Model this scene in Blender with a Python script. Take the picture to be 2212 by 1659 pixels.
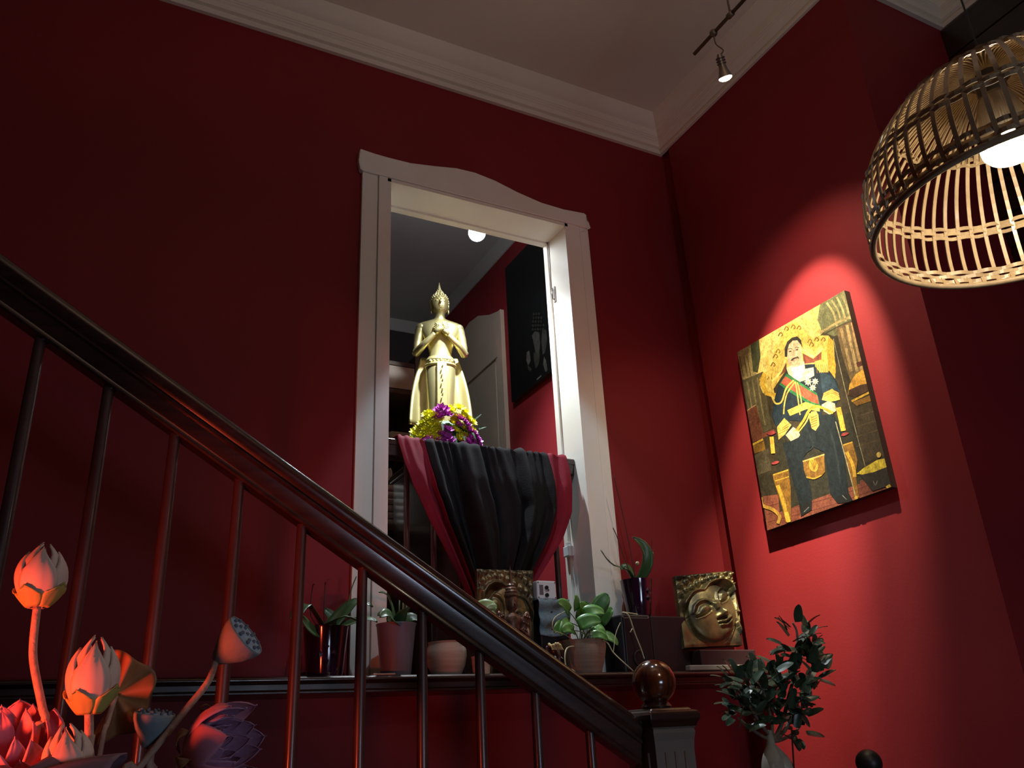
import bpy, math, random
from mathutils import Vector, Matrix
random.seed(7)
PI = math.pi
S = bpy.context.scene
COL = S.collection
for o in list(bpy.data.objects):
    bpy.data.objects.remove(o)

# ------------------------------------------------------------------ camera
F = 1820.0
CX, CY = 1106.0, 829.5
CAM = Vector((0, 0, 1.2))
RW = ((0.89058248, 0.13741418, 0.43356682),      # rows: world axes seen in camera axes
      (-0.45241431, 0.36559717, 0.81342485),
      (-0.0467347, -0.92057376, 0.38776258))
cd = bpy.data.cameras.new('camera')
cam = bpy.data.objects.new('camera', cd)
COL.objects.link(cam)
cd.sensor_width = 36.0
cd.lens = 36.0 * F / 2212.0
cd.clip_start = 0.02
cam.matrix_world = Matrix(((RW[0][0], -RW[0][1], -RW[0][2], CAM[0]),
                           (RW[1][0], -RW[1][1], -RW[1][2], CAM[1]),
                           (RW[2][0], -RW[2][1], -RW[2][2], CAM[2]),
                           (0, 0, 0, 1)))
S.camera = cam


def at(px, py, axis, val):
    """the point of the plane axis=val that was measured at this pixel of the survey photo"""
    d = ((px - CX) / F, (py - CY) / F, 1.0)
    w = [sum(RW[i][j] * d[j] for j in range(3)) for i in range(3)]
    t = (val - CAM[axis]) / w[axis]
    return CAM + Vector(w) * t


# ------------------------------------------------------------------ world, lights, exposure
wd = bpy.data.worlds.new('world')
S.world = wd
wd.use_nodes = True
wd.node_tree.nodes['Background'].inputs[0].default_value = (1.0, 0.75, 0.6, 1)
wd.node_tree.nodes['Background'].inputs[1].default_value = 0.004
S.view_settings.view_transform = 'Standard'
S.view_settings.look = 'None'
S.view_settings.gamma = 1.0
S.view_settings.use_curve_mapping = False
S.view_settings.exposure = 0.0


def lamp(name, kind, loc, target, color, energy, size=0.05, spot=None, blend=0.3, size_y=None):
    l = bpy.data.lights.new(name, kind)
    l.color = color
    l.energy = energy
    if kind == 'AREA':
        l.size = size
        if size_y:
            l.shape = 'RECTANGLE'
            l.size_y = size_y
    else:
        l.shadow_soft_size = size
    if spot:
        l.spot_size = math.radians(spot)
        l.spot_blend = blend
    o = bpy.data.objects.new(name, l)
    COL.objects.link(o)
    o.location = loc
    if target is not None:
        o.rotation_euler = (Vector(target) - Vector(loc)).to_track_quat('-Z', 'Y').to_euler()
    return o


# added cool and warm fill lights, red uplight by the lotus vase
lamp('cool_fill_light', 'AREA', (1.7, -2.54, 1.05), (1.2, 2.4, 1.5), (0.62, 0.76, 1.0), 25.0, 1.0, size_y=0.55)
lamp('warm_fill_light', 'AREA', (1.0, 0.4, 3.75), (1.05, 0.5, 4.68), (1.0, 0.69, 0.51), 12.0, 0.75)
lamp('red_uplight', 'SPOT', (-0.50, 1.34, 1.12), (0.06, 1.72, 1.37), (1.0, 0.09, 0.035), 50.0, 0.035, spot=62, blend=1.0)
lamp('shelf_spot_light', 'SPOT', (1.35, 1.85, 4.50), (1.75, 3.25, 1.35), (0.62, 0.80, 1.0), 84.0, 0.018, spot=40, blend=0.25)

# ------------------------------------------------------------------ materials
MATS = {}


def mat(name, color, rough=0.6, metal=0.0, color2=None, scale=8.0, bump=0.0, bscale=60.0, detail=4.0,
        stretch=None, emit=None, estr=0.0, spec=0.5, trans=0.0, contrast=(0.35, 0.65), sss=0.0, coat=0.0):
    m = bpy.data.materials.new(name)
    m.use_nodes = True
    nt = m.node_tree
    b = nt.nodes['Principled BSDF']
    b.inputs['Roughness'].default_value = rough
    b.inputs['Metallic'].default_value = metal
    b.inputs['Specular IOR Level'].default_value = spec
    b.inputs['Base Color'].default_value = (*color, 1)
    b.inputs['Transmission Weight'].default_value = trans
    b.inputs['Coat Weight'].default_value = coat
    b.inputs['Coat Roughness'].default_value = 0.12
    if emit:
        b.inputs['Emission Color'].default_value = (*emit, 1)
        b.inputs['Emission Strength'].default_value = estr
    tc = nt.nodes.new('ShaderNodeTexCoord')
    mp = nt.nodes.new('ShaderNodeMapping')
    nt.links.new(tc.outputs['Object'], mp.inputs['Vector'])
    if stretch:
        mp.inputs['Scale'].default_value = stretch
    if color2:
        n = nt.nodes.new('ShaderNodeTexNoise')
        n.inputs['Scale'].default_value = scale
        n.inputs['Detail'].default_value = detail
        nt.links.new(mp.outputs[0], n.inputs['Vector'])
        r = nt.nodes.new('ShaderNodeValToRGB')
        r.color_ramp.elements[0].position = contrast[0]
        r.color_ramp.elements[1].position = contrast[1]
        r.color_ramp.elements[0].color = (*color, 1)
        r.color_ramp.elements[1].color = (*color2, 1)
        nt.links.new(n.outputs['Fac'], r.inputs['Fac'])
        nt.links.new(r.outputs['Color'], b.inputs['Base Color'])
    if bump:
        n2 = nt.nodes.new('ShaderNodeTexNoise')
        n2.inputs['Scale'].default_value = bscale
        n2.inputs['Detail'].default_value = 3
        nt.links.new(mp.outputs[0], n2.inputs['Vector'])
        bp = nt.nodes.new('ShaderNodeBump')
        bp.inputs['Strength'].default_value = bump
        bp.inputs['Distance'].default_value = 0.004
        nt.links.new(n2.outputs['Fac'], bp.inputs['Height'])
        nt.links.new(bp.outputs['Normal'], b.inputs['Normal'])
    MATS[name] = m
    return m


def print_mat(name, rough):
    """flat printed picture: colours come from the print's own colour layer, with canvas grain"""
    m = bpy.data.materials.new(name)
    m.use_nodes = True
    nt = m.node_tree
    b = nt.nodes['Principled BSDF']
    a = nt.nodes.new('ShaderNodeAttribute')
    a.attribute_name = 'print'
    n = nt.nodes.new('ShaderNodeTexNoise')
    n.inputs['Scale'].default_value = 26
    n.inputs['Detail'].default_value = 7
    mx = nt.nodes.new('ShaderNodeMix')
    mx.data_type = 'RGBA'
    mx.blend_type = 'MULTIPLY'
    mx.inputs[0].default_value = 0.75
    n3 = nt.nodes.new('ShaderNodeTexNoise')
    n3.inputs['Scale'].default_value = 95
    n3.inputs['Detail'].default_value = 5
    r3 = nt.nodes.new('ShaderNodeValToRGB')
    r3.color_ramp.elements[0].position = 0.36
    r3.color_ramp.elements[0].color = (0.50, 0.46, 0.40, 1)
    r3.color_ramp.elements[1].position = 0.60
    r3.color_ramp.elements[1].color = (1.12, 1.12, 1.08, 1)
    mx3 = nt.nodes.new('ShaderNodeMix')
    mx3.data_type = 'RGBA'
    mx3.blend_type = 'MULTIPLY'
    mx3.inputs[0].default_value = 0.7
    nt.links.new(n3.outputs['Fac'], r3.inputs['Fac'])
    nt.links.new(a.outputs['Color'], mx3.inputs[6])
    nt.links.new(r3.outputs['Color'], mx3.inputs[7])
    rr = nt.nodes.new('ShaderNodeValToRGB')
    rr.color_ramp.elements[0].position = 0.3
    rr.color_ramp.elements[0].color = (0.32, 0.30, 0.26, 1)
    rr.color_ramp.elements[1].position = 0.62
    rr.color_ramp.elements[1].color = (0.86, 0.84, 0.78, 1)
    nt.links.new(n.outputs['Fac'], rr.inputs['Fac'])
    nt.links.new(mx3.outputs[2], mx.inputs[6])
    nt.links.new(rr.outputs['Color'], mx.inputs[7])
    nt.links.new(mx.outputs[2], b.inputs['Base Color'])
    b.inputs['Roughness'].default_value = rough
    b.inputs['Specular IOR Level'].default_value = 0.35
    MATS[name] = m
    return m


mat('red_paint', (0.215, 0.013, 0.018), 0.62, color2=(0.24, 0.015, 0.020), scale=1.6, bump=0.08, bscale=90, spec=0.3)
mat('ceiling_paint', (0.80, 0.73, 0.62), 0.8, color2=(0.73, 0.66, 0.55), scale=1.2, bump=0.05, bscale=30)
mat('white_paint', (0.86, 0.82, 0.74), 0.42, color2=(0.80, 0.74, 0.63), scale=2.2, bump=0.1, bscale=40, contrast=(0.45, 0.75))
mat('cream_paint', (0.55, 0.44, 0.34), 0.55, color2=(0.48, 0.38, 0.29), scale=3, bump=0.05)
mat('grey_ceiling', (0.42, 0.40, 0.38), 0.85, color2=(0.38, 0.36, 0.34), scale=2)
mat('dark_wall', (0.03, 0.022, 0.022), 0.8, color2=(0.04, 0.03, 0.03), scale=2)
mat('dark_wood', (0.042, 0.013, 0.009), 0.32, color2=(0.02, 0.007, 0.005), scale=5, stretch=(1, 6, 6), bump=0.04, coat=0.35)
mat('rail_wood', (0.045, 0.018, 0.013), 0.26, color2=(0.024, 0.009, 0.007), scale=6, stretch=(1, 8, 8), bump=0.03, coat=0.5)
mat('baluster_paint', (0.075, 0.032, 0.028), 0.4, color2=(0.05, 0.021, 0.018), scale=9, stretch=(4, 4, 1), coat=0.2)
mat('newel_paint', (0.15, 0.125, 0.115), 0.5, color2=(0.12, 0.10, 0.092), scale=6, bump=0.05)
mat('ball_wood', (0.13, 0.030, 0.008), 0.16, color2=(0.03, 0.008, 0.004), scale=9, stretch=(6, 6, 0.6), coat=0.8)
mat('floor_wood', (0.10, 0.05, 0.03), 0.4, color2=(0.07, 0.035, 0.02), scale=4, stretch=(1, 8, 1))
mat('plank_wood', (0.018, 0.010, 0.008), 0.3, color2=(0.03, 0.017, 0.013), scale=4, stretch=(8, 1, 8), coat=0.3)
mat('brass', (0.74, 0.65, 0.31), 0.37, 0.82, color2=(0.66, 0.56, 0.24), scale=5, bump=0.06, bscale=25)
mat('brass_hair', (0.62, 0.55, 0.28), 0.4, 0.85)
mat('gold_patina', (0.23, 0.195, 0.085), 0.40, 0.62, color2=(0.05, 0.048, 0.032), scale=10, bump=0.28, bscale=45, detail=8, contrast=(0.40, 0.60))
mat('dark_bronze', (0.16, 0.11, 0.045), 0.4, 0.6, color2=(0.045, 0.032, 0.018), scale=16, bump=0.25, bscale=60, detail=7)
mat('red_bronze', (0.20, 0.10, 0.06), 0.38, 0.4, color2=(0.07, 0.03, 0.02), scale=30, bump=0.3, bscale=90)
mat('black_cloth', (0.011, 0.0095, 0.010), 0.9, color2=(0.015, 0.013, 0.0135), scale=14, bump=0.25, bscale=180, spec=0.15)
mat('red_cloth', (0.20, 0.006, 0.020), 0.78, color2=(0.165, 0.005, 0.017), scale=12, bump=0.2, bscale=160, spec=0.2)
mat('purple_glaze', (0.030, 0.006, 0.022), 0.10, color2=(0.024, 0.005, 0.018), scale=6, coat=0.8)
mat('grey_pot', (0.19, 0.185, 0.23), 0.45, color2=(0.17, 0.165, 0.20), scale=8)
mat('terracotta', (0.40, 0.27, 0.19), 0.75, color2=(0.30, 0.185, 0.125), scale=5, stretch=(1, 1, 16), bump=0.12, contrast=(0.3, 0.7))
mat('beige_clay', (0.44, 0.34, 0.25), 0.75, color2=(0.37, 0.275, 0.195), scale=5, stretch=(1, 1, 14), bump=0.1)
mat('soil', (0.03, 0.02, 0.014), 0.95, bump=0.6, bscale=70)
mat('orchid_leaf', (0.060, 0.115, 0.035), 0.34, color2=(0.04, 0.085, 0.028), scale=10, stretch=(1, 1, 1))
mat('pothos_leaf', (0.085, 0.24, 0.05), 0.35, color2=(0.16, 0.34, 0.11), scale=26, contrast=(0.5, 0.72))
mat('variegated_leaf', (0.16, 0.34, 0.09), 0.4, color2=(0.42, 0.52, 0.26), scale=30)
mat('ficus_leaf', (0.05, 0.085, 0.05), 0.34, color2=(0.035, 0.062, 0.036), scale=14)
mat('bark', (0.19, 0.14, 0.095), 0.85, color2=(0.12, 0.085, 0.06), scale=24, bump=0.4)
mat('ginseng_root', (0.40, 0.37, 0.31), 0.75, color2=(0.27, 0.24, 0.19), scale=12, bump=0.3)
mat('vine', (0.42, 0.38, 0.22), 0.6)
mat('green_stem', (0.10, 0.15, 0.06), 0.5)
mat('dark_stick', (0.06, 0.012, 0.014), 0.6)
mat('white_plastic', (0.62, 0.66, 0.70), 0.35)
mat('black_plastic', (0.012, 0.012, 0.013), 0.35)
mat('black_satin', (0.010, 0.009, 0.010), 0.45)
mat('maroon_box', (0.018, 0.005, 0.007), 0.6)
mat('blue_fabric', (0.17, 0.25, 0.30), 0.9, color2=(0.12, 0.19, 0.235), scale=70, bump=0.5, bscale=240)
mat('grey_slab', (0.24, 0.25, 0.22), 0.6)
mat('towel_white', (0.52, 0.48, 0.42), 0.95, color2=(0.46, 0.42, 0.36), scale=40, bump=0.6, bscale=220)
mat('linen', (0.42, 0.34, 0.25), 0.9, color2=(0.30, 0.24, 0.17), scale=16, bump=0.4, bscale=60)
mat('cardboard', (0.16, 0.105, 0.065), 0.8)
mat('shelf_wood', (0.11, 0.07, 0.045), 0.6, color2=(0.08, 0.05, 0.032), scale=5, stretch=(1, 8, 8))
mat('yellow_petal', (0.84, 0.80, 0.03), 0.55)
mat('purple_petal', (0.40, 0.035, 0.36), 0.5, color2=(0.55, 0.10, 0.5), scale=40)
mat('fern_green', (0.05, 0.12, 0.05), 0.6)
mat('lotus_cream', (0.66, 0.50, 0.42), 0.6, color2=(0.60, 0.42, 0.36), scale=30, stretch=(1, 1, 0.2))
mat('lotus_pink', (0.62, 0.26, 0.34), 0.6, color2=(0.55, 0.22, 0.32), scale=20)
mat('lotus_mauve', (0.46, 0.25, 0.38), 0.6, color2=(0.38, 0.20, 0.34), scale=24)
mat('sepal_green', (0.44, 0.38, 0.10), 0.6, color2=(0.36, 0.33, 0.10), scale=20)
mat('lotus_stem', (0.46, 0.30, 0.22), 0.7, color2=(0.34, 0.20, 0.14), scale=60, bump=0.5, bscale=150)
mat('pod_blue', (0.17, 0.24, 0.30), 0.7, color2=(0.20, 0.21, 0.17), scale=14, bump=0.4, bscale=70)
mat('pod_face', (0.30, 0.38, 0.50), 0.75, color2=(0.22, 0.29, 0.40), scale=50, bump=0.5, bscale=90)
mat('pod_seed', (0.12, 0.14, 0.18), 0.6)
mat('dry_leaf', (0.36, 0.15, 0.05), 0.7, color2=(0.24, 0.11, 0.045), scale=16)
mat('dark_leaf', (0.20, 0.10, 0.13), 0.65, color2=(0.15, 0.08, 0.11), scale=16)
mat('bamboo', (0.44, 0.31, 0.17), 0.36, color2=(0.34, 0.23, 0.12), scale=18, coat=0.4)
mat('cane', (0.46, 0.34, 0.19), 0.42, color2=(0.33, 0.23, 0.13), scale=30, coat=0.3)
mat('socket', (0.05, 0.045, 0.04), 0.4)
mat('bulb_glass', (0.62, 0.60, 0.55), 0.12, 0.9)
mat('bulb_glow', (1, 0.95, 0.85), 0.3, emit=(1.0, 0.86, 0.62), estr=5.0)
mat('led_glow', (1, 1, 1), 0.3, emit=(0.82, 0.92, 1.0), estr=120.0)
mat('spot_glow', (1, 1, 1), 0.3, emit=(1.0, 0.97, 0.72), estr=22.0)
mat('brushed_metal', (0.30, 0.26, 0.22), 0.35, 0.8)
mat('track_metal', (0.16, 0.12, 0.09), 0.45, 0.5)
mat('canvas_edge', (0.035, 0.022, 0.014), 0.7)
mat('incense_flower', (0.55, 0.47, 0.20), 0.6)
mat('cord_white', (0.60, 0.60, 0.58), 0.45)
print_mat('portrait_print', 0.5)
print_mat('dark_print', 0.45)

# ------------------------------------------------------------------ builders
ORG = {}


class MB:
    def __init__(s):
        s.v, s.f, s.c = [], [], []

    def add(s, vs, fs, col=None):
        n = len(s.v)
        s.v += [tuple(v) for v in vs]
        for f in fs:
            s.f.append(tuple(i + n for i in f))
            s.c.append(col)
        return s

    def box(s, a, b):
        x0, x1 = sorted((a[0], b[0])); y0, y1 = sorted((a[1], b[1])); z0, z1 = sorted((a[2], b[2]))
        return s.add([(x0, y0, z0), (x1, y0, z0), (x1, y1, z0), (x0, y1, z0), (x0, y0, z1), (x1, y0, z1), (x1, y1, z1), (x0, y1, z1)],
                     [(0, 3, 2, 1), (4, 5, 6, 7), (0, 1, 5, 4), (1, 2, 6, 5), (2, 3, 7, 6), (3, 0, 4, 7)])

    def rings(s, rings, closed_ring=True, caps=True):
        n = len(rings[0])
        vs = [p for r in rings for p in r]
        fs = []
        for i in range(len(rings) - 1):
            for j in range(n if closed_ring else n - 1):
                k = (j + 1) % n
                fs.append((i * n + j, i * n + k, (i + 1) * n + k, (i + 1) * n + j))
        if caps:
            fs.append(tuple(reversed(range(n))))
            fs.append(tuple((len(rings) - 1) * n + j for j in range(n)))
        return s.add(vs, fs)

    def lathe(s, prof, c=(0, 0, 0), n=28, ax=None, caps=True):
        """prof: (radius, height) list; ax: optional 3x3 basis"""
        rr = []
        for r, h in prof:
            ring = []
            for j in range(n):
                a = 2 * PI * j / n
                p = Vector((r * math.cos(a), r * math.sin(a), h))
                if ax is not None:
                    p = ax @ p
                ring.append(p + Vector(c))
            rr.append(ring)
        return s.rings(rr, True, caps)

    def tube(s, path, rad, n=8, caps=True):
        path = [Vector(p) for p in path]
        if not isinstance(rad, (list, tuple)):
            rad = [rad] * len(path)
        rr = []
        up = None
        for i, p in enumerate(path):
            d = (path[min(i + 1, len(path) - 1)] - path[max(i - 1, 0)]).normalized()
            if up is None:
                up = Vector((0, 0, 1)) if abs(d.z) < 0.9 else Vector((1, 0, 0))
            u = (up - d * up.dot(d)).normalized()
            up = u
            w = d.cross(u)
            rr.append([p + (u * math.cos(2 * PI * j / n) + w * math.sin(2 * PI * j / n)) * rad[i] for j in range(n)])
        return s.rings(rr, True, caps)

    def ball(s, c, r, n=12, m=8, ax=None):
        if not isinstance(r, (list, tuple)):
            r = (r, r, r)
        rr = []
        for i in range(m + 1):
            t = PI * i / m
            ring = []
            for j in range(n):
                a = 2 * PI * j / n
                p = Vector((r[0] * max(math.sin(t), 1e-3) * math.cos(a), r[1] * max(math.sin(t), 1e-3) * math.sin(a), -r[2] * math.cos(t)))
                if ax is not None:
                    p = ax @ p
                ring.append(p + Vector(c))
            rr.append(ring)
        return s.rings(rr)

    def prism(s, pts, d):
        """pts: closed outline of 3D points, d: extrusion vector"""
        n = len(pts)
        d = Vector(d)
        vs = [Vector(p) for p in pts] + [Vector(p) + d for p in pts]
        fs = [tuple(range(n)), tuple(reversed(range(n, 2 * n)))]
        for i in range(n):
            j = (i + 1) % n
            fs.append((i, i + n, j + n, j))
        return s.add(vs, fs)

    def grid(s, fn, nu, nv, thick=None):
        vs = [fn(i / nu, j / nv) for i in range(nu + 1) for j in range(nv + 1)]
        fs = [(i * (nv + 1) + j, (i + 1) * (nv + 1) + j, (i + 1) * (nv + 1) + j + 1, i * (nv + 1) + j + 1) for i in range(nu) for j in range(nv)]
        return s.add(vs, fs)

    def build(s, name, m, parent=None, org=None, smooth=False, solid=0.0, bevel=0.0, auto=None, tri=False):
        me = bpy.data.meshes.new(name)
        if parent is not None:
            o0 = ORG[parent.name]
        else:
            o0 = Vector(org) if org is not None else Vector((0, 0, 0))
        me.from_pydata([tuple(Vector(v) - o0) for v in s.v], [], s.f)
        me.materials.append(MATS[m])
        if any(c is not None for c in s.c):
            at_ = me.color_attributes.new('print', 'FLOAT_COLOR', 'CORNER')
            for p in me.polygons:
                c = s.c[p.index] or (0.02, 0.02, 0.02)
                for li in p.loop_indices:
                    at_.data[li].color = (*c, 1)
        import bmesh
        bm = bmesh.new()
        bm.from_mesh(me)
        if not any(c is not None for c in s.c):
            bmesh.ops.recalc_face_normals(bm, faces=bm.faces)
        bm.to_mesh(me)
        bm.free()
        if smooth:
            me.shade_smooth()
            if auto:
                me.set_sharp_from_angle(angle=math.radians(auto))
        ob = bpy.data.objects.new(name, me)
        COL.objects.link(ob)
        if parent is not None:
            ob.parent = parent
        else:
            ob.location = o0
        ORG[ob.name] = o0
        if solid:
            md = ob.modifiers.new('solid', 'SOLIDIFY')
            md.thickness = solid
            md.offset = 0
        if bevel:
            md = ob.modifiers.new('bevel', 'BEVEL')
            md.width = bevel
            md.segments = 2
            md.limit_method = 'ANGLE'
        return ob


def thing(name, label, cat, loc, group=None):
    o = bpy.data.objects.new(name, None)
    COL.objects.link(o)
    o.empty_display_size = 0.05
    o.location = loc
    ORG[o.name] = Vector(loc)
    return tag(o, label, cat, group)


def tag(o, label, cat, group=None):
    o['label'] = label
    o['category'] = cat
    if group:
        o['group'] = group
    return o


def struct(o, label=None):
    o['kind'] = 'structure'
    if label:
        o['label'] = label
    return o


def share(src, name, parent, matrix):
    """another copy of a part, sharing its mesh"""
    o = bpy.data.objects.new(name, src if isinstance(src, bpy.types.Mesh) else src.data)
    COL.objects.link(o)
    o.parent = parent
    o.matrix_local = matrix
    ORG[o.name] = ORG[parent.name]
    return o


def basis(d, up=(0, 0, 1)):
    """3x3 with local z along d, local x as level as can be"""
    d = Vector(d).normalized()
    u = Vector(up)
    x = u.cross(d)
    if x.length < 1e-4:
        x = Vector((1, 0, 0))
    x.normalize()
    y = d.cross(x)
    return Matrix((x, y, d)).transposed()


def mesh_only(mb, name, m, smooth=True):
    me = bpy.data.meshes.new(name)
    me.from_pydata([tuple(v) for v in mb.v], [], mb.f)
    me.materials.append(MATS[m])
    if smooth:
        me.shade_smooth()
    return me


def place(parent, loc, ax, scale=1.0):
    m = ax.to_4x4() @ Matrix.Diagonal((scale, scale, scale, 1)) if isinstance(scale, float) else ax.to_4x4() @ Matrix.Diagonal((*scale, 1))
    m.translation = Vector(loc) - ORG[parent.name]
    return m


def smoothpath(pts, n=6):
    pts = [Vector(p) for p in pts]
    out = []
    for i in range(len(pts) - 1):
        p0, p1, p2, p3 = pts[max(i - 1, 0)], pts[i], pts[i + 1], pts[min(i + 2, len(pts) - 1)]
        for k in range(n):
            t = k / n
            out.append(0.5 * ((2 * p1) + (p2 - p0) * t + (2 * p0 - 5 * p1 + 4 * p2 - p3) * t * t + (3 * p1 - p0 - 3 * p2 + p3) * t ** 3))
    out.append(pts[-1])
    return out


# ------------------------------------------------------------------ the room shell
WY = 3.30            # face of the back wall
WX = 2.875           # face of the chimney breast on the right
BY = 1.87            # front of the chimney breast
AX = 3.62            # side wall of the alcove
CZ = 4.68            # ceiling
OL, OR, OT = 1.112, 2.135, 3.765      # doorway opening
LZ = 1.43            # ledge top

w = MB()
w.box((-3.2, WY, 0), (OL, WY + .19, CZ)).box((OR, WY, 0), (3.0, WY + .19, CZ)).box((OL, WY, OT), (OR, WY + .19, CZ)).box((OL, WY, 0), (OR, WY + .19, LZ - .03))
struct(w.build('wall_back', 'red_paint'), 'deep red painted wall with a cased doorway opening')
w = MB()
w.prism([(WX, BY, 0), (WX, 3.155, 0), (3.7, 3.155, 0), (3.7, BY, 0)], (0, 0, 1e-4))
w = MB()
w.add([(WX, BY, 0), (WX, 3.150, 0), (3.7, 3.150, 0), (3.7, BY, 0), (WX, BY, CZ), (WX, 3.222, CZ), (3.7, 3.222, CZ), (3.7, BY, CZ)],
      [(0, 1, 2, 3), (7, 6, 5, 4), (0, 4, 5, 1), (1, 5, 6, 2), (2, 6, 7, 3), (3, 7, 4, 0)])
struct(w.build('wall_right', 'red_paint'), 'red chimney breast wall lit by the picture spot')
struct(MB().box((2.912, 3.12, 0), (3.05, 3.32, CZ)).build('wall_shade_strip', 'red_paint'), 'narrow red strip set back to make a shadow beside the corner')  # step added to put the flat wall's corner shadow into the shape
struct(MB().box((AX, -2.6, 0), (AX + .1, BY + .3, CZ)).build('wall_alcove', 'dark_wall'))
struct(MB().box((-3.3, -2.6, 0), (-3.2, WY + .19, CZ)).build('wall_left', 'red_paint'))
struct(MB().box((-3.3, -2.7, 0), (AX + .1, -2.6, CZ)).build('wall_front', 'red_paint'))
struct(MB().box((-3.3, -2.7, -.1), (AX + .1, WY + .19, 0)).build('floor', 'floor_wood'))
struct(MB().box((-3.3, -2.7, CZ), (AX + .1, WY + .19, CZ + .1)).build('ceiling', 'ceiling_paint'))

# dark horizontal boards on the alcove side wall
pw = struct(MB().box((AX - .006, -1.2, 3.0), (AX - .001, BY - .002, 4.46)).build('wall_boards', 'dark_wall'), 'dark boarding high on the alcove wall')
z = 3.02
k = 0
while z < 4.42:
    h = 0.13 + 0.03 * ((k * 7) % 3)
    MB().box((AX - .026 - .006 * (k % 2), -1.2, z), (AX - .006, BY - .004, z + h - .012)).build('plank', 'plank_wood', pw, bevel=.004)
    z += h
    k += 1

# cornice: one moulded profile run along the walls with mitred corners
CP = [(0, 4.462), (.020, 4.462), (.024, 4.470), (.022, 4.486), (.010, 4.493), (.012, 4.500), (.030, 4.506), (.036, 4.530), (.044, 4.536), (.044, 4.543), (.050, 4.546),
      (.050, 4.553), (.056, 4.556), (.060, 4.580), (.062, 4.596), (.078, 4.606), (.090, 4.622), (.104, 4.648), (.114, 4.668), (.116, CZ + .001), (0, CZ + .001)]


def cornice(path, name):
    """path: wall-face corner points with the inward offset direction at each"""
    rr = [[Vector((p[0] + d[0] * a, p[1] + d[1] * a, zz)) for a, zz in CP] for p, d in path]
    return struct(MB().rings(rr).build(name, 'ceiling_paint', smooth=True, auto=28))


XC = 2.88
cornice([((-3.2, WY), (0, -1)), ((XC, WY), (-1, -1)), ((XC, BY), (-1, -1)), ((AX, BY), (-1, -1)), ((AX, -2.6), (-1, 0))], 'trim_1')

# doorway casing
yF, yW = 3.268, WY
hp = [(97, 52), (180, 80), (250, 100), (370, 130), (500, 146), (620, 158), (720, 182), (830, 226), (950, 288), (1080, 345), (1200, 381), (1310, 402), (1325, 412), (1330, 500), (1296, 500)]
hpts = [at(x / 2.513 + 740, y / 2.513 + 300, 1, yF) for x, y in hp]
hpts += [Vector((2.268, yF, OT + .004)), Vector((.985, yF, OT + .004)), Vector((.970, yF, OT + .012)), Vector((.962, yF, OT + .06))]
struct(MB().prism(hpts, (0, yW - yF - .001, 0)).build('trim_2', 'white_paint', bevel=.004), 'white wavy-topped head casing over the doorway')
for nm, x0, x1, xi in (('trim_3', .986, OL, 1), ('trim_4', OR, 2.270, -1)):
    m = MB()
    xm = x1 - .045 if xi > 0 else x0 + .078
    if xi > 0:
        m.box((x0, 3.278, LZ), (xm - .003, WY - .001, OT + .003)).box((xm + .001, 3.272, LZ), (x1, WY - .001, OT + .003)).box((xm - .003, 3.288, LZ), (xm + .001, WY - .001, OT + .003))
    else:
        m.box((x0, 3.272, LZ), (xm - .003, WY - .001, OT + .003)).box((xm + .001, 3.278, LZ), (x1, WY - .001, OT + .003)).box((xm - .003, 3.288, LZ), (xm + .001, WY - .001, OT + .003))
    struct(m.build(nm, 'white_paint', bevel=.003))
struct(MB().box((OL - .001, 3.2725, LZ), (OL + .018, 3.495, OT)).build('trim_5', 'white_paint'))
j = MB().box((OR - .018, 3.2725, LZ), (OR + .001, 3.495, OT)).box((OR - .030, 3.455, LZ), (OR - .0175, 3.495, OT))
struct(j.build('trim_6', 'white_paint'), 'white right-hand jamb of the doorway')
struct(MB().box((OL, 3.2725, OT - .018), (OR, 3.495, OT + .001)).box((OL + .018, 3.455, OT - .03), (OR - .018, 3.495, OT - .0175)).build('trim_7', 'white_paint'))

# ledge (dark moulded shelf) along the back wall
LP = [(WY - .001, LZ), (3.015, LZ), (3.005, LZ - .006), (3.003, LZ - .014), (3.012, LZ - .020), (3.030, LZ - .024), (3.030, LZ - .044), (3.022, LZ - .048), (3.022, LZ - .056), (WY - .001, LZ - .058)]
lg = MB().prism([(-3.1, y, zz) for y, zz in LP], (5.972, 0, 0))
struct(lg.build('trim_8', 'dark_wood', bevel=.002), 'dark moulded wooden ledge running along the red wall')
MB().box((OL + .018, 3.299, LZ - .04), (OR - .018, 3.50, LZ)).build('sill', 'dark_wood', bpy.data.objects['trim_8'])

# ------------------------------------------------------------------ landing behind the doorway
RX, RYF, RCZ, RFZ = 2.42, 6.0, 4.47, 1.40
struct(MB().box((RX, 3.49, RFZ), (RX + .08, RYF, RCZ)).build('wall_landing_right', 'red_paint'), 'red side wall of the landing')
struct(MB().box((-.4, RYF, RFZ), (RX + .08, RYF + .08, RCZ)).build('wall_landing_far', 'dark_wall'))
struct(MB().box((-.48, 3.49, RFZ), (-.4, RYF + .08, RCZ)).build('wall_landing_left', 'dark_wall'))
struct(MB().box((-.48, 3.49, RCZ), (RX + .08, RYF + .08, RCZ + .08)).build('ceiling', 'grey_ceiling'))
struct(MB().box((-.48, 3.49, RFZ - .08), (RX + .08, RYF + .08, RFZ)).build('floor', 'floor_wood'))
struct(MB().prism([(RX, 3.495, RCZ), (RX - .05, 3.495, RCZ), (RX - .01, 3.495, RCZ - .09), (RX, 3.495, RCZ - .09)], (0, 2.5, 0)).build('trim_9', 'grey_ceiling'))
struct(MB().prism([(-.4, RYF, RCZ), (-.4, RYF - .05, RCZ), (-.4, RYF - .01, RCZ - .09), (-.4, RYF, RCZ - .09)], (2.8, 0, 0)).build('trim_10', 'grey_ceiling'))
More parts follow.
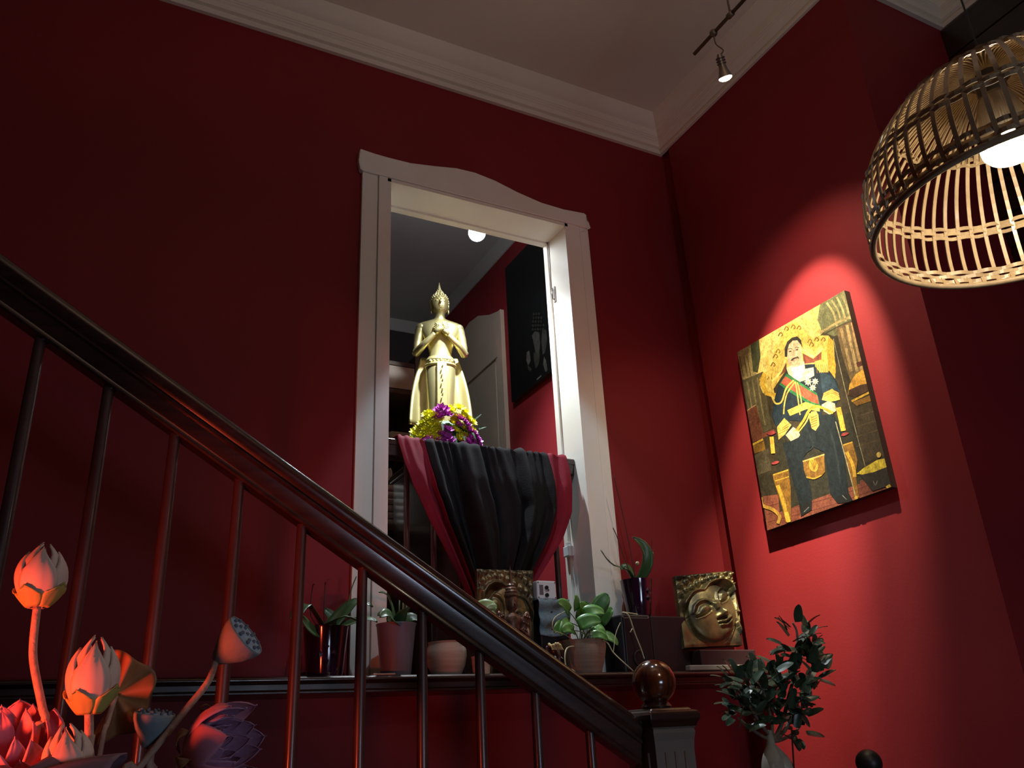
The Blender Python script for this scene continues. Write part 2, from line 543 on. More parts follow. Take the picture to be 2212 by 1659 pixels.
# cased door on the landing's side wall, with the same wavy head
dr = thing('door_1', 'cream cased door with a wavy head on the landing side wall', 'door', (RX, 5.1, RFZ))
del dr['category']
struct(dr)
m = MB()
head = [(5.62, 3.60), (5.62, 3.98), (5.50, 3.99), (5.30, 4.03), (5.12, 4.07), (4.96, 4.05), (4.78, 3.97), (4.64, 3.93), (4.605, 3.93), (4.605, 3.60)]
m.prism([(RX - .03, y, zz + .02) for y, zz in head], (.029, 0, 0))
m.build('head_casing', 'cream_paint', dr)
MB().box((RX - .03, 4.605, RFZ), (RX - .001, 4.68, 3.62)).box((RX - .022, 4.684, RFZ), (RX - .001, 4.72, 3.62)).build('side_casing', 'cream_paint', dr)
MB().box((RX - .03, 5.52, RFZ), (RX - .001, 5.62, 3.62)).build('side_casing', 'cream_paint', dr)
dp = MB().box((RX - .012, 4.72, RFZ), (RX - .002, 5.52, 3.62)).build('door_panel', 'cream_paint', dr)
MB().box((RX - .020, 4.735, RFZ + .02), (RX - .011, 4.76, 3.60)).build('hinge_stile', 'cream_paint', dp)

# ------------------------------------------------------------------ staircase in front of the back wall
SY = 2.20
SL = -0.637                       # slope of the handrail
st = thing('staircase', 'dark wooden staircase rail with thin balusters, rising to the left', 'staircase', (1.59, SY, 0))


def rail_top(x):
    return 1.912 + SL * (x - .47)


rp = [(-.022, -.058), (.022, -.058), (.026, -.054), (.026, -.047), (.024, -.043), (.026, -.040), (.0325, -.008), (.040, -.004), (.040, .002), (.034, .006), (.040, .014), (.045, .026), (.044, .036),
      (.037, .047), (.022, .055), (0, .058)]
rp = rp + [(-u, v) for u, v in reversed(rp[2:-1])]
ca = math.cos(math.atan(SL)); sa = math.sin(math.atan(SL))


def rail_ring(x):
    zc = rail_top(x) - .058 / ca
    return [Vector((x, SY - u, zc + v / ca)) for u, v in rp]


xs = [-1.9 + i * (1.515 + 1.9) / 24 for i in range(25)]
MB().rings([rail_ring(x) for x in xs]).build('handrail', 'rail_wood', st, smooth=True, auto=35)
bl = None
for k in range(-10, 9):
    x = .017 + .1685 * k
    zt = rail_top(x) - .105 / ca
    zb = zt - .93
    b = MB()
    L = zt - zb
    b.lathe([(.015, 0), (.015, L * .08), (.0125, L * .1), (.015, L * .14), (.0158, L * .45), (.0145, L * .8), (.013, L)], (x, SY, zb), n=12)
    b.build('baluster', 'baluster_paint', st, smooth=True, auto=40)
# string and steps
pts = []
MB().prism([(1.50, SY + .02, rail_top(1.50) - 1.32), (-1.9, SY + .02, rail_top(-1.9) - 1.32), (-1.9, SY + .02, rail_top(-1.9) - 1.05), (1.50, SY + .02, rail_top(1.50) - 1.05)], (0, -.04, 0)).build('string', 'dark_wood', st)
for k in range(-6, 5):
    x = .30 + .27 * k
    zt = rail_top(x) - 1.10
    if zt < .05:
        continue
    MB().box((x - .16, SY - .03, zt - .03), (x + .14, WY - .012, zt)).build('tread', 'dark_wood', st, bevel=.004)
    MB().box((x + .10, SY + .02, max(zt - .20, 0.0)), (x + .12, WY - .012, zt - .03)).build('riser', 'dark_wood', st)
# newel post
nx, ny = 1.596, 2.188
hw = .089
nt_ = MB()


def sq(h, zz, r=0.006):
    return [Vector((nx + sx * h, ny + sy * h, zz)) for sx, sy in ((-1, -1), (1, -1), (1, 1), (-1, 1))]


hb = .068
nt_.rings([sq(hb + .012, 0), sq(hb + .012, .22), sq(hb, .24), sq(hb, 1.15), sq(hb + .002, 1.175), sq(hb + .006, 1.195), sq(hb + .004, 1.205), sq(hb + .010, 1.212)])
newel = nt_.build('newel_post', 'newel_paint', st)
for q in (-.034, 0, .034):
    MB().tube([(nx + q, ny - hb - .0006, .30), (nx + q, ny - hb - .0006, 1.145)], .0045, n=6).build('reed', 'newel_paint', newel, smooth=True)
    MB().tube([(nx - hb - .0006, ny + q, .30), (nx - hb - .0006, ny + q, 1.145)], .0045, n=6).build('reed', 'newel_paint', newel, smooth=True)
MB().rings([sq(hb + .010, 1.210), sq(hw - .006, 1.222), sq(hw, 1.230), sq(hw, 1.244), sq(hw - .004, 1.252), sq(hw - .016, 1.256), sq(hw - .022, 1.262)]).build('cap', 'dark_wood', newel, bevel=.003)
MB().lathe([(.001, 1.262), (.044, 1.262), (.046, 1.268), (.040, 1.276), (.034, 1.282), (.034, 1.288), (.001, 1.288)], (nx, ny, 0), n=24).build('collar', 'dark_wood', newel, smooth=True, auto=40)
MB().ball((nx, ny, 1.336), .065, 32, 20).build('ball', 'ball_wood', newel, smooth=True)

# ------------------------------------------------------------------ balustrade across the doorway with the draped cloth
RY = 3.405
bal = thing('doorway_balustrade', 'dark wooden rail with slim balusters across the doorway', 'balustrade', (1.62, RY, LZ))
pr = [(RY - .040, 2.452), (RY - .046, 2.446), (RY - .046, 2.424), (RY - .040, 2.418), (RY - .040, 2.410), (RY - .034, 2.374), (RY + .034, 2.374), (RY + .046, 2.418), (RY + .046, 2.446), (RY + .040, 2.452)]
MB().prism([(OL + .019, y, zz) for y, zz in pr], (OR - .0185 - OL - .019, 0, 0)).build('handrail', 'rail_wood', bal, bevel=.003)
for k in range(7):
    MB().tube([(1.262 + .124 * k, RY, LZ + .001), (1.262 + .124 * k, RY, 2.375)], .0135, 10).build('baluster', 'baluster_paint', bal, smooth=True)

# cloth: draped over the rail, gathered towards a tie low down
cl = thing('draped_cloth', 'black cloth with red borders draped over the doorway rail', 'cloth', (1.62, 3.34, 1.62))
PTS_L = [(1.198, 2.440), (1.215, 2.33), (1.245, 2.215), (1.315, 2.07), (1.397, 1.941), (1.47, 1.825), (1.545, 1.70), (1.60, 1.60)]
PTS_R = [(2.062, 2.440), (2.062, 2.38), (2.056, 2.309), (2.035, 2.16), (1.975, 2.034), (1.844, 1.859), (1.73, 1.70), (1.68, 1.60)]


def edge_at(P, zz):
    for (x0, z0), (x1, z1) in zip(P, P[1:]):
        if z1 <= zz <= z0:
            t = (z0 - zz) / (z0 - z1)
            return x0 + (x1 - x0) * t
    return P[0][0] if zz > P[0][1] else P[-1][0]


def cloth(u, v):
    # u across (0..1), v from behind the rail, over it and down
    fold = 0.55 * math.sin(u * 37 + 1.1 * math.sin(u * 9)) + 0.35 * math.sin(u * 71 + 2) + 0.45 * math.sin(u * 19 + .7)
    if v < .12:
        a = v / .12
        zz = 2.38 + .078 * a
        y = RY + .055
        amp = .004
        x = PTS_L[0][0] + (PTS_R[0][0] - PTS_L[0][0]) * u
    elif v < .24:
        a = (v - .12) / .12
        zz = 2.458 + .006 * math.sin(PI * a)
        y = RY + .055 - .112 * a
        amp = .005
        x = PTS_L[0][0] + (PTS_R[0][0] - PTS_L[0][0]) * u
        zz += .008 * max(fold, 0) + .004 * math.sin(u * 118 + 2 * math.sin(u * 23))
        return Vector((x, y, zz))
    else:
        a = (v - .24) / .76
        zz = 2.456 - (2.456 - 1.60) * a
        xl, xr = edge_at(PTS_L, zz), edge_at(PTS_R, zz)
        # the gather pulls the middle together more than the edges
        x = xl + (xr - xl) * u
        amp = .014 + .045 * min(a * 2.2, 1) * (1 - .45 * a)
        fold += .5 * math.sin(u * 118 + 2 * math.sin(u * 23)) * max(0, 1 - a * 4)
        y = RY - .058 - .02 * min(a * 5, 1) - .05 * math.sin(PI * min(a * 1.1, 1))
        x += .012 * math.sin(u * 31 + 3 * a) * min(a * 3, 1) * (u * (1 - u) * 4)
    y -= amp * fold * min(1.0, 8 * u, 8 * (1 - u)) + .012 * math.sin(6 * a + 9 * u) * min(a * 2, 1)
    return Vector((x, min(y, RY - .05) if v >= .24 else y, zz))


UB0, UB1 = .15, .88
for nm, m_, a0, a1, nn in (('black_panel', 'black_cloth', UB0, UB1, 150), ('red_border', 'red_cloth', 0, UB0, 26), ('red_border', 'red_cloth', UB1, 1, 22)):
    MB().grid(lambda i, j, a0=a0, a1=a1: cloth(a0 + (a1 - a0) * i, j), nn, 80).build(nm, m_, cl, smooth=True, solid=.0025)
# clear of the pot: a small cord tie
MB().tube([(1.595 + .045 * (1 + math.cos(t)), 3.315 + .03 * math.sin(t), 1.615) for t in [2 * PI * i / 16 for i in range(17)]], .006, 6).build('tie_cord', 'red_cloth', cl, smooth=True)

# ------------------------------------------------------------------ golden standing figure on a plinth behind the rail
pl = thing('plinth', 'dark wooden plinth behind the draped rail carrying the golden statue', 'plinth', (1.70, 3.98, RFZ))
MB().box((1.50, 3.73, RFZ + .06), (1.93, 4.26, 2.52)).build('body', 'dark_wood', pl, bevel=.006)
MB().box((1.485, 3.715, 2.52), (1.945, 4.28, 2.56)).build('top', 'dark_wood', pl, bevel=.006)
MB().box((1.485, 3.715, RFZ + .001), (1.945, 4.28, RFZ + .06)).build('base', 'dark_wood', pl, bevel=.006)

BX, BYY, BZ = 1.700, 4.04, 2.56
sg = thing('golden_statue', 'golden standing robed figure with hands crossed on its chest behind flowers', 'statue', (BX, BYY, BZ))
rot = Matrix.Rotation(math.radians(-17), 3, 'Z')
SC = 0.865 / 0.77


def bp(x, y, zz):                # statue space: x to its left in the picture's right, y away, z from skirt hem (0) to crown tip (.77)
    return Vector((BX, BYY, 2.828)) + (rot @ Vector((x, y, zz))) * SC


def sect(zz, a, b, cy=0.0, cx=0.0, n=28, p=2.0):
    out = []
    for j_ in range(n):
        t = 2 * PI * j_ / n
        c, s_ = math.cos(t), math.sin(t)
        out.append(bp(cx + a * math.copysign(abs(c) ** (2 / p), c), cy + b * math.copysign(abs(s_) ** (2 / p), s_), zz))
    return out


m = MB()
m.rings([sect(-.13, .066, .048, .01), sect(0, .064, .046, .01), sect(.10, .068, .048), sect(.22, .074, .05), sect(.30, .075, .05), sect(.335, .070, .046), sect(.345, .066, .044)])
m.build('inner_robe', 'brass', sg, smooth=True)
# flat pleat down the front with a twisted cord
m = MB()
m.prism([bp(-.026, -.046, -.10), bp(.026, -.046, -.10), bp(.024, -.052, .30), bp(-.024, -.052, .30)], (rot @ Vector((0, -.012, 0))))
pleat = m.build('front_pleat', 'brass', sg, bevel=.003)
cordp = []
m = MB()
for i in range(13):
    zz = -.02 + .3 * i / 12
    m.ball(bp(.004 * math.sin(i * 2.2), -.064 - .004 * (zz / .3), zz), (.0045, .004, .011), 8, 5, basis((.35, 0, 1)))
m.build('twisted_cord', 'brass', pleat, smooth=True)
# flared outer robe
m = MB()
wing = []
for i in range(15):
    t = i / 14
    zz = .365 * (1 - t)
    half = .095 + .062 * t ** .85 + .012 * math.sin(PI * t)
    row = []
    for j_ in range(25):
        u = -1 + j_ / 12
        row.append(bp(half * u, .045 - .030 * (1 - u * u) * 0 + .012 * math.cos(u * 9) * t - .03 * abs(u) ** 3 * t, zz - .008 * (u * u) * t))
    wing.append(row)
m.rings(wing, False, False)
m.build('outer_robe', 'brass', sg, smooth=True, solid=.012)
# legs and lotus base under the hem
m = MB()
for s_ in (-1, 1):
    m.tube([bp(.03 * s_, .01, -.19), bp(.03 * s_, .01, -.05)], .02, 12)
    m.ball(bp(.03 * s_, -.02, -.193), (.020, .05, .013), 12, 6, rot)
m.build('feet', 'brass', sg, smooth=True)
base = MB()
zb0 = (2.56 - 2.828) / SC
base.lathe([(.001, 0), (.13, 0), (.135, .012), (.11, .022), (.12, .034), (.10, .042), (.001, .043)], bp(0, 0, zb0), n=32)
base.build('lotus_base', 'brass', sg, smooth=True, auto=40)
# torso, neck and head as one surface
m = MB()
m.rings([sect(.325, .062, .042, 0), sect(.345, .060, .041), sect(.37, .058, .040), sect(.40, .062, .043), sect(.44, .080, .048, -.002), sect(.475, .096, .050), sect(.505, .110, .047, .004),
         sect(.53, .116, .041, .006), sect(.545, .100, .036, .007), sect(.552, .078, .034, .007), sect(.558, .056, .030, .006), sect(.566, .034, .027, .004), sect(.575, .0265, .026, .002), sect(.592, .025, .026, 0),
         sect(.600, .027, .030, -.004), sect(.608, .034, .037, -.006), sect(.618, .040, .041, -.006), sect(.632, .044, .044, -.005), sect(.65, .046, .046, -.003), sect(.668, .046, .047, 0), sect(.685, .043, .045, .002),
         sect(.70, .036, .038, .003), sect(.71, .026, .028, .004), sect(.716, .010, .010, .004)])
for s_ in (-1, 1):
    # shoulder, upper arm, forearm, hand
    sh, el = bp(.097 * s_, .006, .512), bp(.122 * s_, .002, .375)
    wr = bp(.034 * s_, -.066, .452) if s_ < 0 else bp(.036 * s_, -.060, .448)
    m.tube(smoothpath([bp(.070 * s_, .006, .520), sh, bp(.112 * s_, .006, .45), el]), [.024] * 3 + [.029] * 6 + [.027] * 4 + [.025] * 3 + [.022] * 3, 14)
    m.ball(bp(.096 * s_, .006, .516), .0315, 16, 12)
    m.ball(el, .0245, 14, 10)
    m.tube(smoothpath([el, bp(.082 * s_, -.045, .405), wr]), [.024, .0235, .023, .0225, .022, .021, .020, .019, .018, .017, .016, .0155, .015], 14)
    # palm lies across the chest, fingers reach to the other side
    d = -s_
    pal = bp(.010 * s_, -.066 - (.012 if s_ < 0 else 0), .474)
    m.tube([wr, bp(.020 * s_, -.066 - (.010 if s_ < 0 else 0), .466), pal, bp(-.006 * s_, -.066 - (.012 if s_ < 0 else 0), .484)], [.0145, .017, .0175, .012], 12)
    for q in range(4):
        f0 = bp(-.004 * s_, -.066 - (.013 if s_ < 0 else 0), .478 + .008 * q - .008)
        f1 = bp(-.022 * s_, -.064 - (.014 if s_ < 0 else 0), .488 + .009 * q - .008)
        f2 = bp(-.040 * s_ - .003 * d * q, -.058 - (.013 if s_ < 0 else 0), .497 + .010 * q - .010)
        m.tube([f0, f1, f2], [.0055, .005, .0034], 8)
    m.tube([bp(.018 * s_, -.075, .478), bp(.012 * s_, -.080, .498), bp(.004 * s_, -.078, .512)], [.006, .0052, .0036], 8)
# face
m.tube([bp(0, -.045, .670), bp(0, -.054, .654), bp(0, -.060, .643), bp(0, -.049, .636)], [.004, .006, .0085, .0035], 8)
for s_ in (-1, 1):
    m.tube(smoothpath([bp(.006 * s_, -.046, .664), bp(.016 * s_, -.045, .672), bp(.028 * s_, -.038, .668), bp(.034 * s_, -.030, .660)], 4), .0032, 6)
    m.ball(bp(.018 * s_, -.042, .656), (.0105, .0065, .0055), 10, 6, rot)
    m.ball(bp(.046 * s_, .004, .645), (.005, .012, .022), 10, 8, rot)
    m.ball(bp(.045 * s_, .002, .613), (.0052, .008, .016), 10, 8, rot)
m.ball(bp(0, -.047, .6275), (.015, .006, .0036), 12, 6, rot)
m.ball(bp(0, -.045, .6195), (.012, .007, .0042), 12, 6, rot)
m.ball(bp(0, -.036, .609), (.012, .008, .008), 12, 6, rot)
m.build('figure', 'brass', sg, smooth=True)
# belt and sash folds
m = MB()
m.rings([sect(.292, .079, .054), sect(.298, .082, .057), sect(.306, .079, .054)])
m.rings([sect(.318, .074, .050), sect(.326, .077, .053), sect(.334, .073, .049)])
for i in range(7):
    m.ball(bp(-.054 + .018 * i, -.050 + .0045 * abs(i - 3), .314), (.010, .007, .009), 8, 6, rot)
m.build('belt', 'brass', sg, smooth=True)
# hair curls, topknot and flame
hair = MB()
for zz, a, b, cy, n_ in ((.664, .047, .048, .004, 20), (.674, .0465, .047, .004, 20), (.684, .044, .046, .004, 19), (.694, .040, .042, .004, 17), (.703, .034, .036, .004, 15), (.711, .027, .028, .004, 12), (.718, .021, .022, .004, 10), (.727, .016, .017, .004, 8), (.735, .011, .012, .004, 6)):
    for j_ in range(n_):
        t = 2 * PI * (j_ + .5 * (int(zz * 1000) % 2)) / n_
        if zz < .69 and math.sin(t) < -.25 and not zz > .68:
            continue
        hair.ball(bp(a * math.cos(t), cy + b * math.sin(t), zz), .0058 * SC, 7, 5)
hair.rings([sect(.700, .030, .031, .004), sect(.715, .022, .023, .004), sect(.728, .015, .016, .004), sect(.738, .010, .010, .004)])
hr = hair.build('hair', 'brass_hair', sg, smooth=True)
MB().rings([sect(.733, .008, .008, .004, n=12), sect(.742, .012, .010, .004, n=12), sect(.750, .0095, .008, .004, n=12), sect(.765, .006, .005, .004, n=12), sect(.79, .0012, .0012, .004, n=12)]).build('flame_finial', 'brass_hair', hr, smooth=True)

# ------------------------------------------------------------------ flower arrangement in front of the statue
fl = thing('flower_arrangement', 'mound of yellow and purple artificial flowers at the golden statue', 'flowers', (1.66, 3.82, 2.56))


def blossom(np_, L, W, cup, layers):
    m = MB()
    for ly in range(layers):
        sc_ = 1 - .24 * ly
        for k in range(np_):
            a = 2 * PI * k / np_ + ly * .5
            ax = Matrix.Rotation(a, 3, 'Z') @ Matrix.Rotation(-(cup + .45 * ly), 3, 'Y')
            q = [(0, -.12 * W, 0), (0, .12 * W, 0), (.55 * L, .5 * W, .05 * L), (L, .1 * W, .14 * L), (L, -.1 * W, .14 * L), (.55 * L, -.5 * W, .05 * L), (.5 * L, 0, -.03 * L)]
            m.add([ax @ Vector(p) * sc_ for p in q], [(0, 1, 6), (1, 2, 6), (2, 3, 6), (3, 4, 6), (4, 5, 6), (5, 0, 6)])
    return m


ym = mesh_only(blossom(9, .030, .017, .25, 3), 'yellow_blossom', 'yellow_petal', False)
pm = mesh_only(blossom(6, .034, .030, .3, 2), 'purple_blossom', 'purple_petal', False)
MB().ball((1.66, 3.80, 2.655), (.14, .055, .09), 16, 10).build('foam_core', 'fern_green', fl, smooth=True)
MB().lathe([(.001, 0), (.055, 0), (.065, .02), (.001, .021)], (1.66, 3.79, 2.5605), 20).build('tray', 'black_satin', fl)
YEL = [(975, 888), (990, 882), (1005, 892), (1012, 906), (998, 902), (983, 900), (978, 915), (990, 918), (986, 932), (1002, 925), (1010, 945), (1000, 950), (1020, 912), (994, 950), (1018, 930),
       (935, 900), (948, 905), (925, 907), (912, 915), (930, 918), (944, 920), (905, 925), (918, 928), (935, 932), (898, 938), (910, 942), (925, 942), (940, 946), (892, 948), (903, 953), (948, 950), (893, 956), (935, 957), (921, 897), (950, 935)]
PUR = [(953, 882), (945, 888), (962, 886), (955, 898), (966, 897), (948, 902), (958, 925), (968, 930), (955, 938), (966, 945), (960, 955), (974, 952), (950, 952), (972, 962),
       (992, 905), (1002, 910), (990, 918), (1008, 918), (1012, 930), (1022, 935), (1016, 945), (1028, 945), (1010, 952), (1024, 957), (1033, 952), (1016, 963), (1003, 958), (926, 952), (1034, 962), (918, 956)]


def flower_at(px, py, me, nm, sc_, dy=0.0):
    q = at(px, py, 1, 3.78)
    u = (q.x - 1.655) / .19
    v = (q.z - 2.57) / .30
    y = 3.80 - .075 * math.sqrt(max(0.02, 1 - u * u * .9 - max(v, 0) ** 2 * .6)) + dy
    p = at(px, py, 1, y)
    n = Vector((u * 1.0 + random.uniform(-.35, .35), -1.1 + random.uniform(-.2, .2), max(v, 0) * .45 + .55 + random.uniform(-.3, .3)))
    ax = basis(n) @ Matrix.Rotation(random.uniform(0, 6), 3, 'Z')
    share(me, nm, fl, place(fl, p, ax, sc_ * random.uniform(.85, 1.1)))


for px, py in YEL:
    flower_at(px, py, ym, 'yellow_blossom', 1.12, -.006)
    flower_at(px + random.uniform(-9, 9), py + random.uniform(-7, 7), ym, 'yellow_blossom', 1.0, .006)
for px, py in PUR:
    flower_at(px, py, pm, 'purple_blossom', .95, -.016)
fm = MB()
for k in range(9):
    for s_ in (-1, 1):
        x = .008 + k * .006
        fm.add([(x, 0, 0), (x + .004, 0, 0), (x + .008, s_ * (.014 - k * .0012), .003), (x + .005, s_ * (.014 - k * .0012), .003)], [(0, 1, 2, 3)])
fm.box((0, -.0008, -.0008), (.064, .0008, .0008))
fme = mesh_only(fm, 'fern_sprig', 'fern_green', False)
for px, py, ang in ((1022, 905, .6), (1030, 925, .2), (955, 912, -1.6), (980, 940, -1.3), (1002, 940, -1.5), (1036, 965, -1.2), (900, 950, 2.6), (930, 960, 4.4), (1012, 965, -1.4), (1028, 968, -.8)):
    q = at(px, py, 1, 3.705 if py < 945 else 3.70)
    d = Vector((math.cos(ang), -.25, math.sin(ang))).normalized()
    z_ = Vector((0, -1, 0.2)).normalized()
    y_ = z_.cross(d).normalized()
    z_ = d.cross(y_)
    share(fme, 'fern_sprig', fl, place(fl, q, Matrix((d, y_, z_)).transposed(), .8))

# ------------------------------------------------------------------ lamps
# cool lamp clipped behind the doorway head, lighting the statue
LD = at(1031, 500, 1, 3.57)
ld = thing('clip_spotlight', 'bright cool white lamp fixed behind the doorway head', 'lamp', (LD.x, 3.50, 3.80))
aim = (Vector((BX + .02, 4.10, 2.95)) - LD).normalized()
A = basis(aim)
MB().box((LD.x - .03, 3.4955, 3.80), (LD.x + .03, 3.512, 3.87)).build('clamp', 'black_plastic', ld, bevel=.004)
MB().tube(smoothpath([(LD.x, 3.505, 3.83), (LD.x, 3.535, 3.835), LD - aim * .075]), .006, 8).build('arm', 'black_plastic', ld, smooth=True)
MB().lathe([(.001, -.085), (.018, -.085), (.020, -.05), (.040, -.012), (.042, -.004), (.040, -.002), (.034, -.012)], LD, 24, A, caps=False).build('shade', 'black_plastic', ld, smooth=True, auto=40)
MB().ball(LD + aim * .008, .047, 24, 16).build('bulb', 'led_glow', ld, smooth=True)
lamp('led_beam', 'SPOT', LD + aim * .06, LD + aim * .06 + Vector((.10, .06, -1)), (0.84, 0.93, 1.0), 210.0, 0.03, spot=104, blend=0.8)
lamp('led_glow_light', 'SPOT', LD + aim * .06, LD + aim * 2, (0.84, 0.93, 1.0), 11.0, 0.03, spot=170, blend=0.2)

# track with the picture spot
TX, TZ = 2.210, 4.05
tk = thing('track_light', 'ceiling track with a small spotlight aimed at the framed portrait', 'lamp', (TX, 2.2, TZ))
ty0 = at(1500, 118, 0, TX).y
MB().tube([(TX, ty0, TZ), (TX, 0.2, TZ)], .0085, 10).build('track', 'track_metal', tk, smooth=True)
for yy in (at(1577, 28, 0, TX).y, 1.2, .4):
    MB().tube([(TX, yy, TZ - .01), (TX, yy, CZ - .001)], .004, 8).build('stem', 'track_metal', tk, smooth=True)
    MB().tube([(TX, yy - .014, TZ), (TX, yy + .014, TZ)], .014, 10).build('clip', 'track_metal', tk, smooth=True)
j0 = at(1542, 75, 0, TX)
SPT = at(1567, 168, 0, TX + .02)
MB().ball((TX, j0.y, TZ), .018, 12, 8).build('joint', 'track_metal', tk, smooth=True)
saim = (Vector((WX, 2.50, 2.30)) - SPT).normalized()
SA = basis(saim)
top = SPT - saim * .10
MB().tube(smoothpath([(TX, j0.y, TZ - .012), (TX + .004, j0.y + .002, TZ - .06), (TX + .01, top.y, TZ - .12), top]), .003, 8).build('wire', 'track_metal', tk, smooth=True)
hd = MB().lathe([(.001, -.105), (.010, -.105), (.014, -.09), (.016, -.055), (.018, -.04), (.024, -.02), (.030, -.003), (.031, 0), (.028, 0), (.020, -.02)], SPT, 20, SA, caps=False).build('head', 'brushed_metal', tk, smooth=True, auto=40)
for q in (-.09, -.078, -.066):
    MB().lathe([(.012, q), (.020, q + .001), (.020, q + .005), (.012, q + .006)], SPT, 16, SA, caps=False).build('fin', 'brushed_metal', hd)
MB().ball(SPT - saim * .002, (.029, .029, .016), 16, 10, SA).build('bulb', 'spot_glow', hd, smooth=True)
lamp('picture_spot', 'SPOT', SPT + saim * .02, (WX, 2.52, 2.50), (1.0, 0.88, 0.60), 330.0, 0.014, spot=41, blend=0.5)
lamp('picture_spot_core', 'SPOT', SPT + saim * .02, (WX, 2.68, 2.00), (1.0, 0.84, 0.60), 950.0, 0.014, spot=23.5, blend=1.0)
lamp('picture_spill', 'SPOT', SPT + saim * .02, (WX, 2.60, 1.70), (1.0, 0.80, 0.58), 30.0, 0.014, spot=96, blend=0.7)

# woven pendant near the camera
PC = Vector((1.617, .775, 2.128))
PR_ = .30
pd = thing('pendant_lamp', 'large woven bamboo pendant lampshade with a lit reflector bulb', 'lamp', PC)
prof = [(.300, 0), (.306, .025), (.307, .055), (.303, .09), (.295, .125), (.280, .165), (.258, .205), (.228, .245), (.190, .282), (.148, .312), (.110, .332), (.075, .344), (.052, .348)]
prs = smoothpath([(r, 0, h) for r, h in prof], 2)
NR = 62
rib = None
half = .0042
for k in range(NR):
    a = 2 * PI * k / NR
    ca_, sa_ = math.cos(a), math.sin(a)
    if rib is None:
        m = MB()
        rr = []
        for i, p in enumerate(prs):
            t = (prs[min(i + 1, len(prs) - 1)] - prs[max(i - 1, 0)]).normalized()
            nrm = Vector((t.z, 0, -t.x))
            wd_ = half * (1 if p.x > .12 else max(.45, p.x / .12))
            rr.append([p + nrm * .0016 + Vector((0, wd_, 0)), p + nrm * .0016 - Vector((0, wd_, 0)), p - nrm * .0016 - Vector((0, wd_, 0)), p - nrm * .0016 + Vector((0, wd_, 0))])
        m.rings(rr)
        rib = mesh_only(m, 'rib', 'bamboo', False)
    share(rib, 'rib', pd, Matrix.Rotation(a, 4, 'Z'))


def woven(name, zc, r, rows, dz, slope=0.0, w=.0046):
    bnd = None
    for q in range(rows):
        zz = zc + (q - (rows - 1) / 2) * dz
        rq = r + slope * (zz - zc)
        n = NR * 4
        rr = []
        for i in range(n + 1):
            a = 2 * PI * i / n
            ro = rq + .0036 * math.sin(a * NR / 2 + PI * q)
            c_, s_ = math.cos(a), math.sin(a)
            rr.append([PC + Vector((c_ * (ro + e), s_ * (ro + e), zz + f)) for e, f in ((.001, -w), (.001, w), (-.001, w), (-.001, -w))])
        o_ = MB().rings(rr, True, False).build(name, 'cane', pd)


woven('rim_band', .016, .3035, 4, .011)
woven('middle_band', .132, .2925, 3, .010, -.35)
woven('upper_band', .268, .205, 2, .008, -1.0)
MB().rings([[PC + Vector((math.cos(2 * PI * i / 96) * (.302 + .007 * math.cos(b)), math.sin(2 * PI * i / 96) * (.302 + .007 * math.cos(b)), -.004 + .007 * math.sin(b))) for b in [2 * PI * q / 8 for q in range(8)]] for i in range(97)], True, False).build('rim_hoop', 'cane', pd, smooth=True)
# crown: fine radial strips inside the top
cr = MB()
for k in range(96):
    a = 2 * PI * k / 96
    c_, s_ = math.cos(a), math.sin(a)
    t_ = Vector((-s_, c_, 0))
    rr = []
    for r, h in ((.046, .338), (.09, .326), (.13, .308), (.165, .287), (.20, .262)):
        p = PC + Vector((c_ * r, s_ * r, h))
        wd_ = .0008 + .0016 * r / .2
        rr.append([p + t_ * wd_, p - t_ * wd_, p - t_ * wd_ + Vector((0, 0, .002)), p + t_ * wd_ + Vector((0, 0, .002))])
    cr.rings(rr)
cr.build('crown_strips', 'bamboo', pd)['kind'] = 'stuff'
MB().lathe([(.056, .350), (.056, .356), (.02, .360), (.012, .372), (.004, .376)], PC, 24).build('cap', 'cane', pd, smooth=True, auto=40)
MB().tube([PC + Vector((0, 0, .37)), Vector((PC.x, PC.y, CZ - .001))], .0022, 6).build('flex', 'socket', pd)
MB().lathe([(.002, .352), (.024, .352), (.024, .325), (.030, .318), (.030, .296), (.002, .296)], PC, 20).build('socket', 'socket', pd, smooth=True, auto=40)
blb = MB().lathe([(.022, .300), (.034, .285), (.040, .268), (.043, .24), (.049, .20), (.056, .172)], PC, 28, caps=False).build('bulb', 'bulb_glass', pd, smooth=True)
MB().lathe([(.056, .1725), (.0575, .166), (.056, .152), (.048, .140), (.032, .131), (.012, .127), (.001, .1265)], PC, 28).build('bulb_face', 'bulb_glow', blb, smooth=True)
lamp('pendant_light', 'POINT', PC + Vector((0, 0, .10)), None, (1.0, 0.84, 0.60), 6.5, 0.04)

# ------------------------------------------------------------------ pictures
NB = Vector((-1, 0, 0))


def clip_to(pts, quad):
    for (ax0, ay0), (bx0, by0) in zip(quad, quad[1:] + quad[:1]):
        side = lambda p: (bx0 - ax0) * (p[1] - ay0) - (by0 - ay0) * (p[0] - ax0)
        out = []
        for p, q in zip(pts, pts[1:] + pts[:1]):
            sp_, sq_ = side(p), side(q)
            if sp_ >= 0:
                out.append(p)
            if (sp_ >= 0) != (sq_ >= 0):
                t = sp_ / (sp_ - sq_)
                out.append((p[0] + (q[0] - p[0]) * t, p[1] + (q[1] - p[1]) * t))
        pts = out
        if len(pts) < 3:
            return []
    return pts


QUAD = [(145, 445), (785, 75), (1068, 1250), (325, 1510)]


def shape(m, pts, col, layer, fx, step=.000012):
    pts = clip_to([tuple(p) for p in pts], QUAD)
    if not pts:
        return
    vs = [fx(x, y) + NB * (layer * step) for x, y in pts]
    m.add(vs, [tuple(range(len(vs)))], col)


